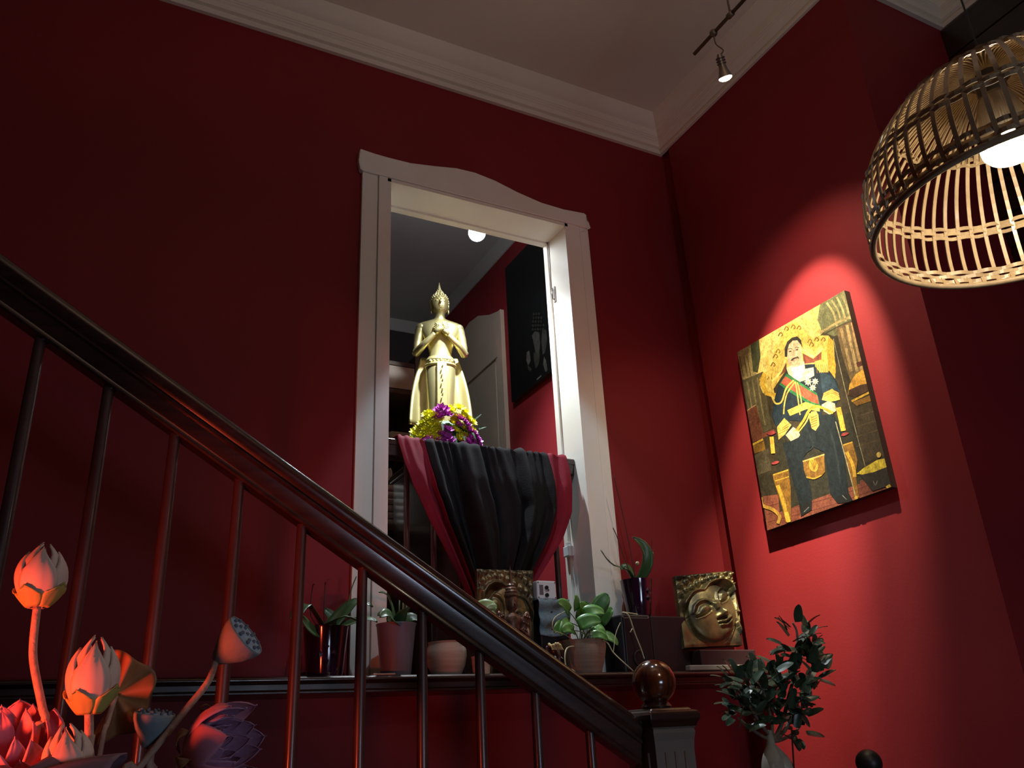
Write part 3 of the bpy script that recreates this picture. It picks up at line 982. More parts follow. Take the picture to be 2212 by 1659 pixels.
def ell(cx, cy, rx, ry, n=20, rot_=0.0):
    return [(cx + rx * math.cos(t) * math.cos(rot_) - ry * math.sin(t) * math.sin(rot_), cy + rx * math.cos(t) * math.sin(rot_) + ry * math.sin(t) * math.cos(rot_)) for t in [2 * PI * i / n for i in range(n)]]


def stroke(pts, w_):
    pts = [Vector((x, y, 0)) for x, y in pts]
    pts = smoothpath(pts, 5) if len(pts) > 2 else pts
    L, R_ = [], []
    for i, p in enumerate(pts):
        d = (pts[min(i + 1, len(pts) - 1)] - pts[max(i - 1, 0)]).normalized()
        nrm = Vector((-d.y, d.x, 0))
        L.append(p + nrm * w_ / 2)
        R_.append(p - nrm * w_ / 2)
    return [[(a.x, a.y), (b.x, b.y), (c.x, c.y), (d_.x, d_.y)] for a, b, c, d_ in zip(L, L[1:], R_[1:], R_)]


PX = 2.842
SCL = 2.7659


def fx(x, y):
    return at(x / SCL + 1540, y / SCL + 600, 0, PX)


tl, tr, br, bl_ = fx(145, 445), fx(785, 75), fx(1068, 1250), fx(325, 1510)
pt = thing('portrait_canvas', 'canvas portrait of a uniformed man on a gilded throne, on the red wall', 'picture', (WX, (tl.y + tr.y) / 2, bl_.z))
m = MB()
e = Vector((.0006, 0, 0))
m.prism([tl + e, tr + e, br + e, bl_ + e], (WX - PX - .002, 0, 0))
m.build('canvas', 'canvas_edge', pt)
pic = MB()
LY = [0]
GOLD, GOLD2, DGOLD = (.52, .32, .04), (.62, .45, .10), (.22, .11, .02)
NAVY, BLK, SKIN, CREAM = (.012, .022, .034), (.012, .014, .014), (.72, .50, .34), (.78, .68, .42)


def S_(pts, col):
    LY[0] += 1
    shape(pic, pts, col, LY[0], fx)


def SS(pts, w_, col):
    LY[0] += 1
    for q in stroke(pts, w_):
        shape(pic, q, col, LY[0], fx)


S_([(145, 445), (785, 75), (1068, 1250), (325, 1510)], (.045, .035, .02))
S_([(185, 422), (645, 156), (655, 330), (560, 420), (430, 520), (300, 610), (240, 590)], (.66, .52, .17))
S_([(145, 445), (230, 396), (245, 470), (262, 585), (178, 610)], (.30, .23, .10))
S_([(225, 399), (275, 370), (285, 470), (268, 568), (240, 560), (230, 470)], (.05, .055, .025))
for q in (160, 185, 205):
    SS([(q, 470), (q + 22, 590)], 5, (.10, .075, .035))
S_([(640, 159), (785, 75), (842, 310), (720, 350), (650, 320), (625, 250)], (.14, .14, .07))
for q in range(4):
    SS([(680 + 30 * q, 150 - 17 * q), (720 + 27 * q, 210 - 12 * q), (742 + 26 * q, 290 - 14 * q)], 12, (.42, .34, .16) if q % 2 == 0 else (.30, .26, .12))
SS([(640, 330), (740, 270), (840, 225)], 14, (.34, .26, .12))
SS([(650, 345), (750, 292), (850, 250)], 8, (.07, .05, .025))
S_([(735, 300), (850, 255), (930, 590), (900, 560), (830, 640), (775, 470)], (.16, .105, .05))
for q, cc in ((765, (.34, .23, .11)), (800, (.42, .29, .14)), (832, (.36, .22, .1))):
    SS([(q, 300 - (q - 765) * .5), (q + 30, 420), (q + 62, 560)], 18, cc)
S_([(178, 612), (300, 560), (350, 900), (240, 960)], (.09, .075, .04))
for q in (205, 235, 265):
    SS([(q, 620 - (q - 205) * .4), (q + 25, 760), (q + 48, 880)], 9, (.20, .155, .075))
S_([(205, 790), (262, 765), (300, 930), (232, 960)], (.14, .045, .025))
SS([(195, 800), (255, 760)], 5, (.42, .22, .12))
SS([(235, 970), (370, 915)], 26, (.16, .05, .03))
SS([(232, 1000), (300, 965)], 12, GOLD)
S_([(236, 1005), (305, 975), (315, 1030), (245, 1050)], DGOLD)
S_([(245, 1060), (330, 1020), (350, 1150), (270, 1180)], (.08, .065, .04))
S_([(270, 1190), (880, 985), (905, 1180), (300, 1330)], (.035, .03, .018))
S_([(300, 1305), (430, 1290), (1062, 1180), (1068, 1250), (325, 1510)], (.21, .065, .04))
for q in range(3):
    SS([(310 + 10 * q, 1370 + 45 * q), (700, 1270 + 45 * q), (1060, 1165 + 34 * q)], 3, (.08, .02, .015))
S_([(360, 960), (860, 790), (880, 1230), (700, 1290), (400, 1400)], (.03, .028, .018))
S_([(840, 790), (975, 740), (1040, 1060), (900, 1110)], (.06, .045, .026))
for q in range(4):
    SS([(855, 830 + 60 * q), (985, 790 + 60 * q)], 6, (.10, .07, .04))
# throne back
S_([(285, 600), (300, 565), (328, 560), (318, 462), (326, 460), (345, 548), (362, 500), (368, 405), (380, 390), (395, 430), (400, 360), (425, 310), (450, 285), (500, 262), (530, 300), (560, 335), (600, 362), (640, 345), (690, 345),
    (722, 385), (728, 480), (735, 560), (728, 615), (650, 590), (530, 520), (440, 480), (432, 560), (345, 690), (300, 690), (278, 640)], GOLD2)
S_([(440, 470), (520, 420), (560, 400), (600, 440), (640, 410), (650, 500), (560, 520), (440, 540)], (.70, .52, .16))
S_([(535, 450), (600, 484), (650, 440), (648, 500), (545, 515)], (.22, .06, .035))
S_([(395, 590), (435, 560), (436, 500), (400, 555)], (.22, .07, .03))
SS([(432, 480), (540, 430), (598, 470), (655, 420)], 9, (.85, .70, .28))
SS([(350, 620), (400, 570), (436, 490)], 12, (.85, .66, .20))
for cx_, cy_ in ((405, 340), (440, 305), (480, 295), (515, 300), (375, 470), (390, 440), (360, 520), (580, 380), (620, 370), (660, 370), (700, 400), (705, 450), (712, 520), (720, 575), (340, 600), (590, 400)):
    SS([(cx_ - 14, cy_ + 8), (cx_, cy_ - 13), (cx_ + 12, cy_ + 2), (cx_ + 2, cy_ + 10)], 6.5, DGOLD)
SS([(318, 470), (345, 610), (375, 760)], 13, (.62, .44, .10))
S_([(278, 610), (300, 565), (322, 580), (308, 630), (330, 680), (375, 690), (398, 660), (400, 690), (360, 715), (310, 700)], GOLD)
# armchair right scroll and helmet
S_([(690, 350), (722, 378), (716, 440), (736, 520), (726, 612), (692, 570), (682, 440)], GOLD)
S_([(806, 700), (818, 635), (850, 580), (905, 540), (928, 556), (945, 665), (850, 712)], (.62, .32, .05))
S_([(812, 672), (880, 640), (940, 630), (946, 668), (850, 714), (808, 702)], (.07, .035, .02))
SS([(830, 738), (945, 680)], 13, GOLD)
S_([(836, 745), (945, 700), (952, 735), (860, 765)], DGOLD)
SS([(860, 520), (905, 505)], 26, (.10, .03, .02))
# body
S_([(438, 565), (520, 520), (620, 515), (700, 560), (742, 620), (762, 690), (735, 760), (660, 745), (650, 830), (560, 860), (440, 850), (470, 890), (430, 955), (385, 905), (352, 830), (365, 740), (385, 660)], NAVY)
S_([(640, 560), (715, 590), (758, 680), (705, 715), (655, 690)], (.022, .045, .07))
S_([(368, 770), (425, 740), (445, 840), (475, 885), (430, 930), (385, 895), (356, 835)], (.016, .030, .046))
S_([(610, 500), (660, 485), (690, 520), (690, 565), (640, 565), (612, 530)], GOLD2)
for q in range(6):
    SS([(620 + 12 * q, 520), (624 + 13 * q, 570)], 3, DGOLD)
S_([(440, 540), (470, 522), (545, 500), (552, 545), (602, 535), (606, 585), (562, 610), (520, 622), (488, 602), (452, 576)], CREAM)
S_([(470, 540), (540, 520), (548, 580), (510, 615), (480, 590)], (.9, .86, .72))
S_(ell(487, 438, 44, 78, 24, -.1), SKIN)
S_([(446, 480), (530, 465), (540, 515), (495, 530), (455, 520)], (.62, .42, .28))
S_([(430, 470), (430, 420), (445, 382), (472, 358), (505, 350), (528, 372), (537, 425), (527, 400), (505, 374), (478, 376), (456, 398), (447, 430), (444, 475)], (.035, .03, .022))
for cx_, cy_ in ((463, 440), (503, 430)):
    S_(ell(cx_, cy_, 9, 4, 10, -.15), (.07, .045, .03))
SS([(450, 428), (463, 423), (476, 427)], 4, (.12, .08, .05))
SS([(490, 421), (503, 415), (517, 419)], 4, (.12, .08, .05))
SS([(486, 435), (484, 462), (493, 466)], 4, (.5, .32, .2))
S_([(464, 494), (476, 482), (488, 477), (508, 470), (520, 484), (508, 481), (489, 485), (474, 498)], (.05, .04, .03))
SS([(478, 497), (502, 490)], 4, (.45, .2, .16))
# sash, medals, cords
S_([(398, 638), (440, 572), (622, 690), (642, 765), (600, 768), (470, 690)], (.03, .17, .06))
S_([(408, 628), (433, 588), (626, 706), (634, 755), (590, 742), (460, 664)], (.48, .09, .05))
for cx_, cy_, r_ in ((570, 622, 25), (612, 620, 22), (598, 656, 22), (540, 575, 16), (570, 562, 16), (592, 552, 14)):
    st_ = [(cx_ + (r_ if i % 2 == 0 else r_ * .55) * math.cos(PI * i / 8), cy_ + (r_ if i % 2 == 0 else r_ * .55) * math.sin(PI * i / 8)) for i in range(16)]
    S_(st_, (.78, .70, .44))
    S_(ell(cx_, cy_, r_ * .3, r_ * .3, 10), (.5, .34, .14))
SS([(484, 612), (440, 660), (412, 740), (375, 750), (352, 705)], 10, GOLD2)
SS([(492, 622), (445, 690), (428, 760), (424, 815)], 8, GOLD2)
SS([(494, 620), (505, 690), (522, 820)], 7, GOLD2)
SS([(505, 625), (522, 690), (536, 790)], 7, GOLD2)
S_([(445, 792), (555, 742), (640, 770), (640, 800), (560, 785), (462, 826)], GOLD2)
# cuffs, hands
S_([(652, 730), (664, 690), (712, 664), (752, 688), (762, 728), (705, 742)], GOLD2)
for q in range(3):
    SS([(660, 715 - 12 * q), (710, 690 - 10 * q), (758, 712 - 11 * q)], 3, DGOLD)
S_([(384, 892), (428, 838), (470, 880), (432, 935), (394, 968)], GOLD2)
for q in range(3):
    SS([(392 + 12 * q, 935 - 18 * q), (452 + 4 * q, 905 - 18 * q)], 3, DGOLD)
S_([(650, 760), (690, 735), (730, 752), (738, 795), (700, 820), (664, 798)], SKIN)
S_([(436, 940), (480, 892), (510, 910), (522, 940), (505, 965), (465, 976)], SKIN)
for q in range(3):
    SS([(690 + 14 * q, 765), (694 + 14 * q, 805)], 2.5, (.42, .25, .15))
    SS([(468 + 15 * q, 930), (480 + 13 * q, 962)], 2.5, (.42, .25, .15))
# trousers and boots
S_([(418, 985), (470, 975), (520, 950), (560, 860), (650, 820), (722, 815), (765, 890), (785, 1060), (812, 1285), (842, 1338), (745, 1345), (702, 1290), (664, 1040), (590, 1005), (545, 1070), (592, 1290), (592, 1385), (528, 1425), (512, 1330), (445, 1095)], (.011, .018, .023))
SS([(560, 900), (600, 1000), (560, 1040)], 10, (.02, .03, .034))
SS([(700, 900), (740, 1060), (765, 1240)], 12, (.02, .03, .036))
S_([(524, 1350), (592, 1330), (592, 1386), (530, 1425)], BLK)
S_([(735, 1310), (805, 1285), (842, 1338), (748, 1348)], BLK)
SS([(545, 1400), (575, 1370)], 4, (.2, .22, .24))
SS([(775, 1300), (800, 1325)], 5, (.2, .22, .24))
# sword belt and pouch
SS([(500, 915), (545, 850), (575, 795), (625, 768), (720, 808)], 15, GOLD)
SS([(515, 920), (560, 860), (580, 810)], 8, GOLD2)
S_([(574, 830), (590, 800), (618, 796), (632, 820), (637, 880), (615, 915), (592, 900)], GOLD2)
for q in range(5):
    SS([(588, 838 + 14 * q), (624, 822 + 14 * q)], 5, DGOLD)
# throne front, legs, arm fronts
S_([(540, 1092), (666, 1052), (672, 1160), (650, 1185), (600, 1206), (560, 1188), (545, 1150)], DGOLD)
SS([(538, 1098), (668, 1056)], 8, (.62, .38, .12))
S_(ell(602, 1120, 26, 40, 20, -.25), GOLD)
for q in range(5):
    SS([(606, 1150), (585 + 12 * q, 1092 - 4 * q)], 3, DGOLD)
SS([(560, 1190), (605, 1200), (650, 1180)], 8, GOLD)
S_([(358, 1175), (452, 1145), (466, 1250), (470, 1452), (438, 1462), (402, 1330), (366, 1215)], DGOLD)
SS([(362, 1178), (452, 1148)], 8, GOLD)
SS([(372, 1215), (456, 1188)], 6, GOLD)
SS([(388, 1240), (420, 1330), (448, 1455)], 22, GOLD)
SS([(440, 1400), (455, 1460)], 24, (.66, .42, .06))
S_([(778, 998), (836, 980), (866, 1090), (856, 1180), (876, 1312), (850, 1322), (816, 1150)], DGOLD)
SS([(780, 1000), (836, 982)], 8, GOLD)
SS([(800, 1040), (838, 1120), (850, 1190)], 20, GOLD)
SS([(288, 1312), (300, 1360), (360, 1385), (400, 1425), (390, 1470)], 20, (.46, .27, .05))
SS([(352, 950), (362, 1050)], 24, (.68, .44, .06))
SS([(752, 775), (782, 915)], 30, (.62, .42, .06))
for cx_, cy_ in ((355, 930), (375, 1105), (790, 935), (345, 925)):
    S_(ell(cx_, cy_, 24, 9, 10, -.3), (.32, .05, .05))
# hat, staff
S_([(880, 1178), (1060, 1120), (1072, 1235), (955, 1275)], (.03, .026, .022))
S_([(860, 1172), (905, 1135), (985, 1088), (1040, 1078), (1048, 1128), (960, 1162), (895, 1176)], (.58, .46, .05))
S_(ell(993, 1058, 14, 17, 14), (.5, .36, .10))
SS([(960, 1215), (972, 1240), (985, 1212)], 5, (.16, .15, .14))
SS([(1040, 1255), (1062, 1240)], 18, (.5, .36, .06))
SS([(722, 365), (800, 700), (912, 1128)], 4, (.30, .27, .18))
SS([(735, 860), (790, 1060), (858, 1322)], 5, (.36, .32, .20))
S_(ell(858, 1318, 12, 16, 10), GOLD)
pic.build('print', 'portrait_print', pt)

# dark picture of a carved face on the landing wall
DX = RX - .035


def fd(x, y):
    return at(x / 4.6095 + 820, y / 4.6095 + 640, 0, DX)


d0, d1 = fd(1255, 120), fd(1330, 1045)
dy0 = (d0.y + d1.y) / 2
dz0 = at(1106, 868, 0, DX).z
dk = thing('dark_canvas', 'dark canvas of a grey carved face on the landing wall', 'picture', (RX, dy0 - .4, dz0))
MB().box((DX + .0006, dy0 - .92, dz0), (RX - .002, dy0, dz0 + 1.0)).build('canvas', 'canvas_edge', dk)
pic = MB()
pic.add([(DX, dy0, dz0), (DX, dy0 - .92, dz0), (DX, dy0 - .92, dz0 + 1.0), (DX, dy0, dz0 + 1.0)], [(0, 1, 2, 3)], (.006, .007, .008))
GR = (.085, .082, .078)
for i, (pp, cc) in enumerate((([(1515, 390), (1550, 345), (1590, 360), (1600, 470), (1588, 570), (1555, 560), (1535, 470)], GR), ([(1465, 560), (1490, 540), (1505, 640), (1480, 690), (1462, 640)], (.13, .125, .12)),
                              ([(1620, 340), (1660, 330), (1672, 420), (1650, 560), (1625, 580), (1612, 450)], (.06, .058, .055)), ([(1640, 600), (1660, 640), (1675, 740), (1655, 755), (1630, 680)], (.12, .118, .112)),
                              ([(1560, 830), (1615, 780), (1612, 800), (1575, 832)], (.14, .136, .13)), ([(1535, 560), (1600, 570), (1595, 660), (1560, 720), (1540, 650)], (.055, .053, .05)),
                              ([(1480, 690), (1520, 720), (1510, 750), (1480, 730)], (.06, .058, .055)))):
    pic.add([fd(x, y) + NB * (.0004 * (i + 1)) for x, y in pp], [tuple(range(len(pp)))], cc)
for r_ in range(5):
    for c_ in range(5 - r_ // 2):
        pp = ell(1530 + c_ * 26 + r_ * 3, 330 - r_ * 38, 11, 15, 10)
        pic.add([fd(x, y) + NB * (.0004 * (9 + r_)) for x, y in pp], [tuple(range(len(pp)))], (.035, .034, .032))
pic.build('print', 'dark_print', dk)


# ------------------------------------------------------------------ carved face plaques
CURLS = [(165, 370), (350, 370), (270, 450), (190, 520), (445, 332), (555, 300), (280, 585), (370, 535), (465, 475), (555, 425), (660, 385), (770, 365), (865, 380), (965, 408), (200, 672), (670, 285), (790, 275), (925, 282), (1030, 325),
         (1060, 470), (250, 335), (1085, 390)]
HLN = [(150, 990), (200, 900), (240, 800), (330, 672), (430, 628), (520, 632), (545, 600), (600, 520), (700, 462), (830, 440), (930, 475), (1010, 545), (1040, 640)]


def dpoly(x, y, P):
    best = 1e9
    for (x0, y0), (x1, y1) in zip(P, P[1:]):
        dx, dy = x1 - x0, y1 - y0
        t = max(0, min(1, ((x - x0) * dx + (y - y0) * dy) / (dx * dx + dy * dy)))
        best = min(best, (x - x0 - t * dx) ** 2 + (y - y0 - t * dy) ** 2)
    return math.sqrt(best)


def hl_y(x):
    for (x0, y0), (x1, y1) in zip(HLN, HLN[1:]):
        if x0 <= x <= x1:
            return y0 + (y1 - y0) * (x - x0) / (x1 - x0)
    return 1200 if x < 150 else 640


def g(d, w_):
    return math.exp(-(d / w_) ** 2)


def relief(x, y):
    ax_ = (.42, .907)
    dx, dy = x - 690, y - 970
    al, pe = dx * ax_[0] + dy * ax_[1], dx * ax_[1] - dy * ax_[0]
    e = (al / 480) ** 2 + (pe / 385) ** 2
    ear = dpoly(x, y, [(1060, 540), (1090, 700), (1120, 940)])
    ear2 = dpoly(x, y, [(1120, 980), (1150, 1120), (1230, 1270)])
    if y < hl_y(x) and x < 1045:
        h = .10
        for cx_, cy_ in CURLS:
            d = math.hypot(x - cx_, y - cy_)
            if d < 54:
                h = max(h, .10 + .36 * math.sqrt(max(0, 1 - (d / 52) ** 2)) + .08 * g(d, 15) - .07 * g(d - 30, 8))
    elif e < 1:
        h = .30 + .60 * math.sqrt(1 - e)
        # brows, lids, slits, nose, lips, chin
        h += .16 * g(dpoly(x, y, [(350, 1010), (365, 900), (420, 835), (500, 805), (580, 830), (650, 890), (700, 960)]), 22)
        h += .16 * g(dpoly(x, y, [(985, 640), (930, 585), (850, 572), (770, 610), (725, 680), (710, 770), (740, 880)]), 22)
        h -= .16 * g(dpoly(x, y, [(410, 990), (440, 900), (520, 860), (600, 900)]), 26)
        h -= .16 * g(dpoly(x, y, [(760, 790), (750, 690), (830, 615), (920, 620)]), 26)
        h += .17 * g(math.hypot((x - 505) / 1.15, y - 955), 85)
        h += .17 * g(math.hypot((x - 845) / 1.1, y - 705), 80)
        h -= .26 * g(dpoly(x, y, [(425, 1078), (500, 1050), (560, 1020), (600, 985)]), 20)
        h -= .26 * g(dpoly(x, y, [(780, 848), (850, 815), (900, 780), (920, 740)]), 20)
        h += .10 * g(dpoly(x, y, [(415, 1100), (520, 1080), (610, 1010)]), 14)
        h += .10 * g(dpoly(x, y, [(780, 870), (880, 830), (935, 760)]), 14)
        h += .34 * g(dpoly(x, y, [(690, 880), (760, 960), (820, 1030)]), 46)
        h += .26 * g(math.hypot(x - 828, y - 1035), 58)
        h += .15 * g(math.hypot(x - 742, y - 1075), 34)
        h -= .25 * g(dpoly(x, y, [(740, 1118), (810, 1100), (860, 1080)]), 18)
        h += .24 * g(dpoly(x, y, [(770, 1168), (840, 1158), (890, 1120), (955, 1078)]), 24)
        h += .26 * g(dpoly(x, y, [(800, 1215), (870, 1215), (930, 1180), (965, 1130)]), 24)
        h -= .26 * g(dpoly(x, y, [(760, 1185), (860, 1188), (920, 1150), (968, 1100)]), 12)
        h += .20 * g(math.hypot(x - 905, y - 1300), 80)
    else:
        h = .06 + .05 * math.sin(x * .012) * math.sin(y * .015)
        if e < 1.15:
            h -= .05
    h = max(h, .55 * g(dpoly(x, y, HLN), 24) + .28 if dpoly(x, y, HLN) < 46 else h)
    if x > 1010:
        h = max(h, (.62 - .25 * g(ear, 16)) if ear < 46 else h, (.52 - .2 * g(ear2 - 0, 14)) if ear2 < 44 else h)
    return h


def plaque(name, label, cat, mname, cs, nrm, depth, thick, flip=False, nu=96, nv=104):
    c0 = [Vector(c) for c in cs]          # TL, TR, BR, BL
    base = (c0[2] + c0[3]) / 2
    pq = thing(name, label, cat, base)
    n = Vector(nrm).normalized()
    px = [(115, 335), (1050, 250), (1250, 1470), (290, 1510)]

    def bil(P, u, v):
        return tuple(P[0][k_] * (1 - u) * (1 - v) + P[1][k_] * u * (1 - v) + P[2][k_] * u * v + P[3][k_] * (1 - u) * v for k_ in range(len(P[0])))

    def fn(u, v):
        q = bil(px, 1 - u if flip else u, v)
        edge = min(1, u * 30, (1 - u) * 30, v * 30, (1 - v) * 30)
        return Vector(bil([tuple(c) for c in c0], u, v)) + n * (depth * relief(*q) * edge)
    MB().grid(fn, nu, nv).build('relief', mname, pq, smooth=True)
    MB().prism(c0, -n * thick).build('panel', mname, pq)
    return pq


cs = [at(1458, 1244, 1, 3.165), at(1580, 1233, 1, 3.165), at(1604, 1393, 1, 3.085), at(1479, 1399, 1, 3.085)]
nv_ = (cs[3] - cs[0]).cross(cs[1] - cs[0])
plaque('face_plaque', 'gilded carved face plaque with curled hair, tilted head, leaning by the corner', 'carving', 'gold_patina', cs, nv_ if nv_.y < 0 else -nv_, .054, .026, nu=120, nv=124)
cs2 = [at(1030, 1229, 1, 3.235), at(1152, 1233, 1, 3.235), at(1153, 1452, 1, 3.165), at(1032, 1456, 1, 3.165)]
cs2[2].z = cs2[3].z = LZ + .001
nv2 = (cs2[3] - cs2[0]).cross(cs2[1] - cs2[0])
plaque('dark_plaque', 'dark bronze carved face plaque standing behind the small winged figurine', 'carving', 'dark_bronze', cs2, nv2 if nv2.y < 0 else -nv2, .030, .02, True, 80, 100)


# ------------------------------------------------------------------ pots, plants and ornaments on the ledge
def leaf_surface(m, path, width, up=(0, 0, 1), fold=.18, tip=.9, n=10):
    pts = smoothpath(path, max(2, n // (len(path) - 1)))
    rows = []
    N = len(pts) - 1
    for i, p in enumerate(pts):
        t = i / N
        d = (pts[min(i + 1, N)] - pts[max(i - 1, 0)]).normalized()
        s_ = d.cross(Vector(up))
        if s_.length < 1e-4:
            s_ = Vector((1, 0, 0))
        s_.normalize()
        nn = s_.cross(d)
        w_ = width * (math.sin(PI * min(1, .12 + t * .88) ** tip)) ** .62 if t < 1 else 0.0005
        w_ = max(w_, .0006)
        rows.append([p + s_ * (w_ * q) + nn * (width * fold * abs(q)) for q in (-.5, -.27, 0, .27, .5)])
    return m.rings(rows, False, False)


def lathe_pot(par, prof, c, mname, inner=.006, name='pot', n=36):
    top = prof[-1]
    pr = list(prof) + [(top[0] - inner, top[1]), (top[0] - inner - .002, top[1] - .03), (.001, top[1] - .032)]
    return MB().lathe([(.001, prof[0][1])] + pr, c, n, caps=False).build(name, mname, par, smooth=True, auto=35)


def soil_disc(par, r, c):
    MB().lathe([(.001, -.006), (r, -.006), (r, 0), (r * .5, .005), (.001, .006)], c, 20).build('soil', 'soil', par)


def leaves(par, lst, mname, name='leaf', fold=.18, solid=.0016):
    for pts, w_, up in lst:
        m = MB()
        leaf_surface(m, pts, w_, up, fold)
        m.build(name, mname, par, smooth=True, solid=solid)


def Q(px, py, y):
    return at(px, py, 1, y)


# purple glazed pot with an orchid, left end
b = Q(700, 1459, 3.15); b.z = LZ
t1 = thing('orchid_pot', 'glossy dark purple pot with a broad-leaved orchid at the left end of the ledge', 'potted plant', b)
pp1 = lathe_pot(t1, [(.062, 0), (.066, .02), (.074, .10), (.081, .17), (.083, .178)], b, 'purple_glaze')
soil_disc(t1, .074, b + Vector((0, 0, .150)))
for q, zz in ((-.2, .055), (-.2, .105), (.5, .08), (-.9, .08)):
    d = Vector((math.sin(q) * .6 - .1, -1, 0)).normalized()
    MB().ball(b + d * (.067 + zz * .06) + Vector((0, 0, zz)), (.012, .006, .018), 4, 2, basis((0, 0, 1), d)).build('diamond_stud', 'purple_glaze', pp1)
c = b + Vector((0, 0, .155))
leaves(t1, [([c, Q(690, 1345, 3.12), Q(660, 1305, 3.08), Q(640, 1330, 3.05), Q(632, 1345, 3.04)], .062, (0, -.4, 1)),
            ([c, Q(680, 1365, 3.08), Q(662, 1350, 3.04), Q(650, 1330, 3.02)], .050, (.3, -1, .5)),
            ([c, Q(715, 1350, 3.08), Q(745, 1333, 3.05), Q(778, 1345, 3.04)], .056, (0, -.2, 1)),
            ([c, Q(735, 1330, 3.17), Q(770, 1300, 3.17), Q(805, 1312, 3.15)], .060, (0, -.6, 1)),
            ([c, Q(745, 1350, 3.14), Q(790, 1338, 3.12), Q(815, 1345, 3.10)], .058, (0, -.5, 1)),
            ([c, Q(720, 1340, 3.20), Q(700, 1315, 3.24)], .05, (0, -1, .4))], 'orchid_leaf')
MB().tube(smoothpath([c, Q(745, 1320, 3.18), Q(760, 1270, 3.18), Q(770, 1245, 3.17)]), [.003] * 10 + [.0024] * 9, 6).build('flower_stem', 'green_stem', t1, smooth=True)
MB().tube(smoothpath([c, Q(672, 1330, 3.16), Q(675, 1270, 3.18), Q(680, 1262, 3.16)]), .002, 6).build('flower_stem', 'dark_stick', t1, smooth=True)
MB().tube(smoothpath([c, Q(700, 1330, 3.16), Q(702, 1268, 3.18), Q(703, 1258, 3.16)]), .002, 6).build('flower_stem', 'dark_stick', t1, smooth=True)

# grey tapered pot with an orchid
b = Q(855, 1460, 3.15); b.z = LZ
t2 = thing('orchid_pot', 'matt grey tapered pot with a dark orchid next to the door casing', 'potted plant', b)
lathe_pot(t2, [(.054, 0), (.056, .006), (.074, .185), (.076, .188), (.077, .194)], b, 'grey_pot')
soil_disc(t2, .069, b + Vector((0, 0, .168)))
c = b + Vector((0, 0, .172))
leaves(t2, [([c, Q(845, 1310, 3.12), Q(835, 1285, 3.10), Q(818, 1280, 3.08)], .042, (0, -.6, 1)),
            ([c, Q(870, 1325, 3.10), Q(890, 1310, 3.06), Q(905, 1302, 3.04)], .050, (.2, -.7, 1)),
            ([c, Q(850, 1340, 3.07), Q(835, 1325, 3.04), Q(820, 1335, 3.03)], .055, (0, -1, .8)),
            ([c, Q(885, 1335, 3.14), Q(905, 1340, 3.13)], .045, (0, -1, .6)),
            ([c, Q(840, 1330, 3.18), Q(815, 1330, 3.17)], .05, (0, -1, 1))], 'orchid_leaf')
for px, py in ((862, 1288), (870, 1285), (878, 1292)):
    MB().tube([c, Q(px, 1330, 3.13), Q(px + 1, py, 3.13)], .0028, 6).build('stake', 'green_stem', t2, smooth=True)

# beige bulbous pot, empty of plants
b = Q(965, 1460, 3.15); b.z = LZ
t3 = thing('clay_pot', 'empty beige ribbed clay pot with a bulging belly', 'pot', b)
lathe_pot(t3, [(.050, 0), (.056, .006), (.072, .04), (.079, .075), (.078, .098), (.070, .116), (.069, .122), (.072, .128)], b, 'beige_clay')
soil_disc(t3, .062, b + Vector((0, 0, .104)))

# striped brown pot with pothos
b = Q(1262, 1456, 3.15); b.z = LZ
t4 = thing('pothos_pot', 'striped brown clay pot with a trailing green pothos', 'potted plant', b)
lathe_pot(t4, [(.070, 0), (.074, .006), (.094, .075), (.100, .110), (.099, .126), (.103, .136)], b, 'terracotta')
soil_disc(t4, .092, b + Vector((0, 0, .112)))
c = b + Vector((0, 0, .112))


def heart(par, px, py, y, L, ang, lean=.35, mname='pothos_leaf', stem_from=None):
    o = Q(px, py, y)
    d = Vector((math.cos(ang), -.25, math.sin(ang))).normalized()
    up = Vector((random.uniform(-.3, .3), -1, lean)).normalized()
    m = MB()
    pts = [o, o + d * L * .4 + Vector((0, -.01, .006)), o + d * L * .75 + Vector((0, -.012, 0)), o + d * L + Vector((0, -.008, -.012))]
    leaf_surface(m, pts, L * .66, up, .12, .62, 9)
    m.build('leaf', mname, par, smooth=True, solid=.0012)
    if stem_from is not None:
        MB().tube(smoothpath([stem_from, (stem_from + o) / 2 + Vector((0, -.01, .02)), o]), .0022, 6).build('leaf_stalk', 'green_stem', par, smooth=True)


for px, py, y, L, ang in ((1230, 1322, 3.12, .085, 2.6), (1245, 1318, 3.16, .07, 1.9), (1262, 1325, 3.10, .085, .1), (1250, 1350, 3.06, .095, .25), (1282, 1330, 3.12, .115, 1.0), (1268, 1338, 3.18, .09, 2.2), (1232, 1345, 3.09, .085, 3.7),
                          (1222, 1352, 3.12, .08, 3.4), (1240, 1362, 3.08, .075, 3.1), (1288, 1352, 3.08, .06, -1.2), (1296, 1345, 3.14, .085, .9), (1275, 1360, 3.17, .07, .6), (1300, 1372, 3.12, .07, -.5), (1255, 1340, 3.2, .09, 1.4), (1280, 1372, 3.06, .06, -.2)):
    heart(t4, px, py, y, L, ang, stem_from=c + Vector((random.uniform(-.04, .04), random.uniform(-.03, .03), 0)))
MB().tube(smoothpath([c, Q(1222, 1372, 3.06), Q(1195, 1360, 3.04), Q(1198, 1335, 3.05), Q(1222, 1320, 3.1)]), .0018, 6).build('vine', 'vine', t4, smooth=True)
MB().tube(smoothpath([c, Q(1305, 1385, 3.05), Q(1325, 1410, 3.02), Q(1348, 1432, 2.99), Q(1368, 1450, 2.985)]), .0028, 6).build('vine', 'vine', t4, smooth=True)
MB().tube(smoothpath([Q(1325, 1410, 3.02), Q(1330, 1370, 3.03), Q(1340, 1345, 3.04)]), .0016, 6).build('vine', 'vine', t4, smooth=True)
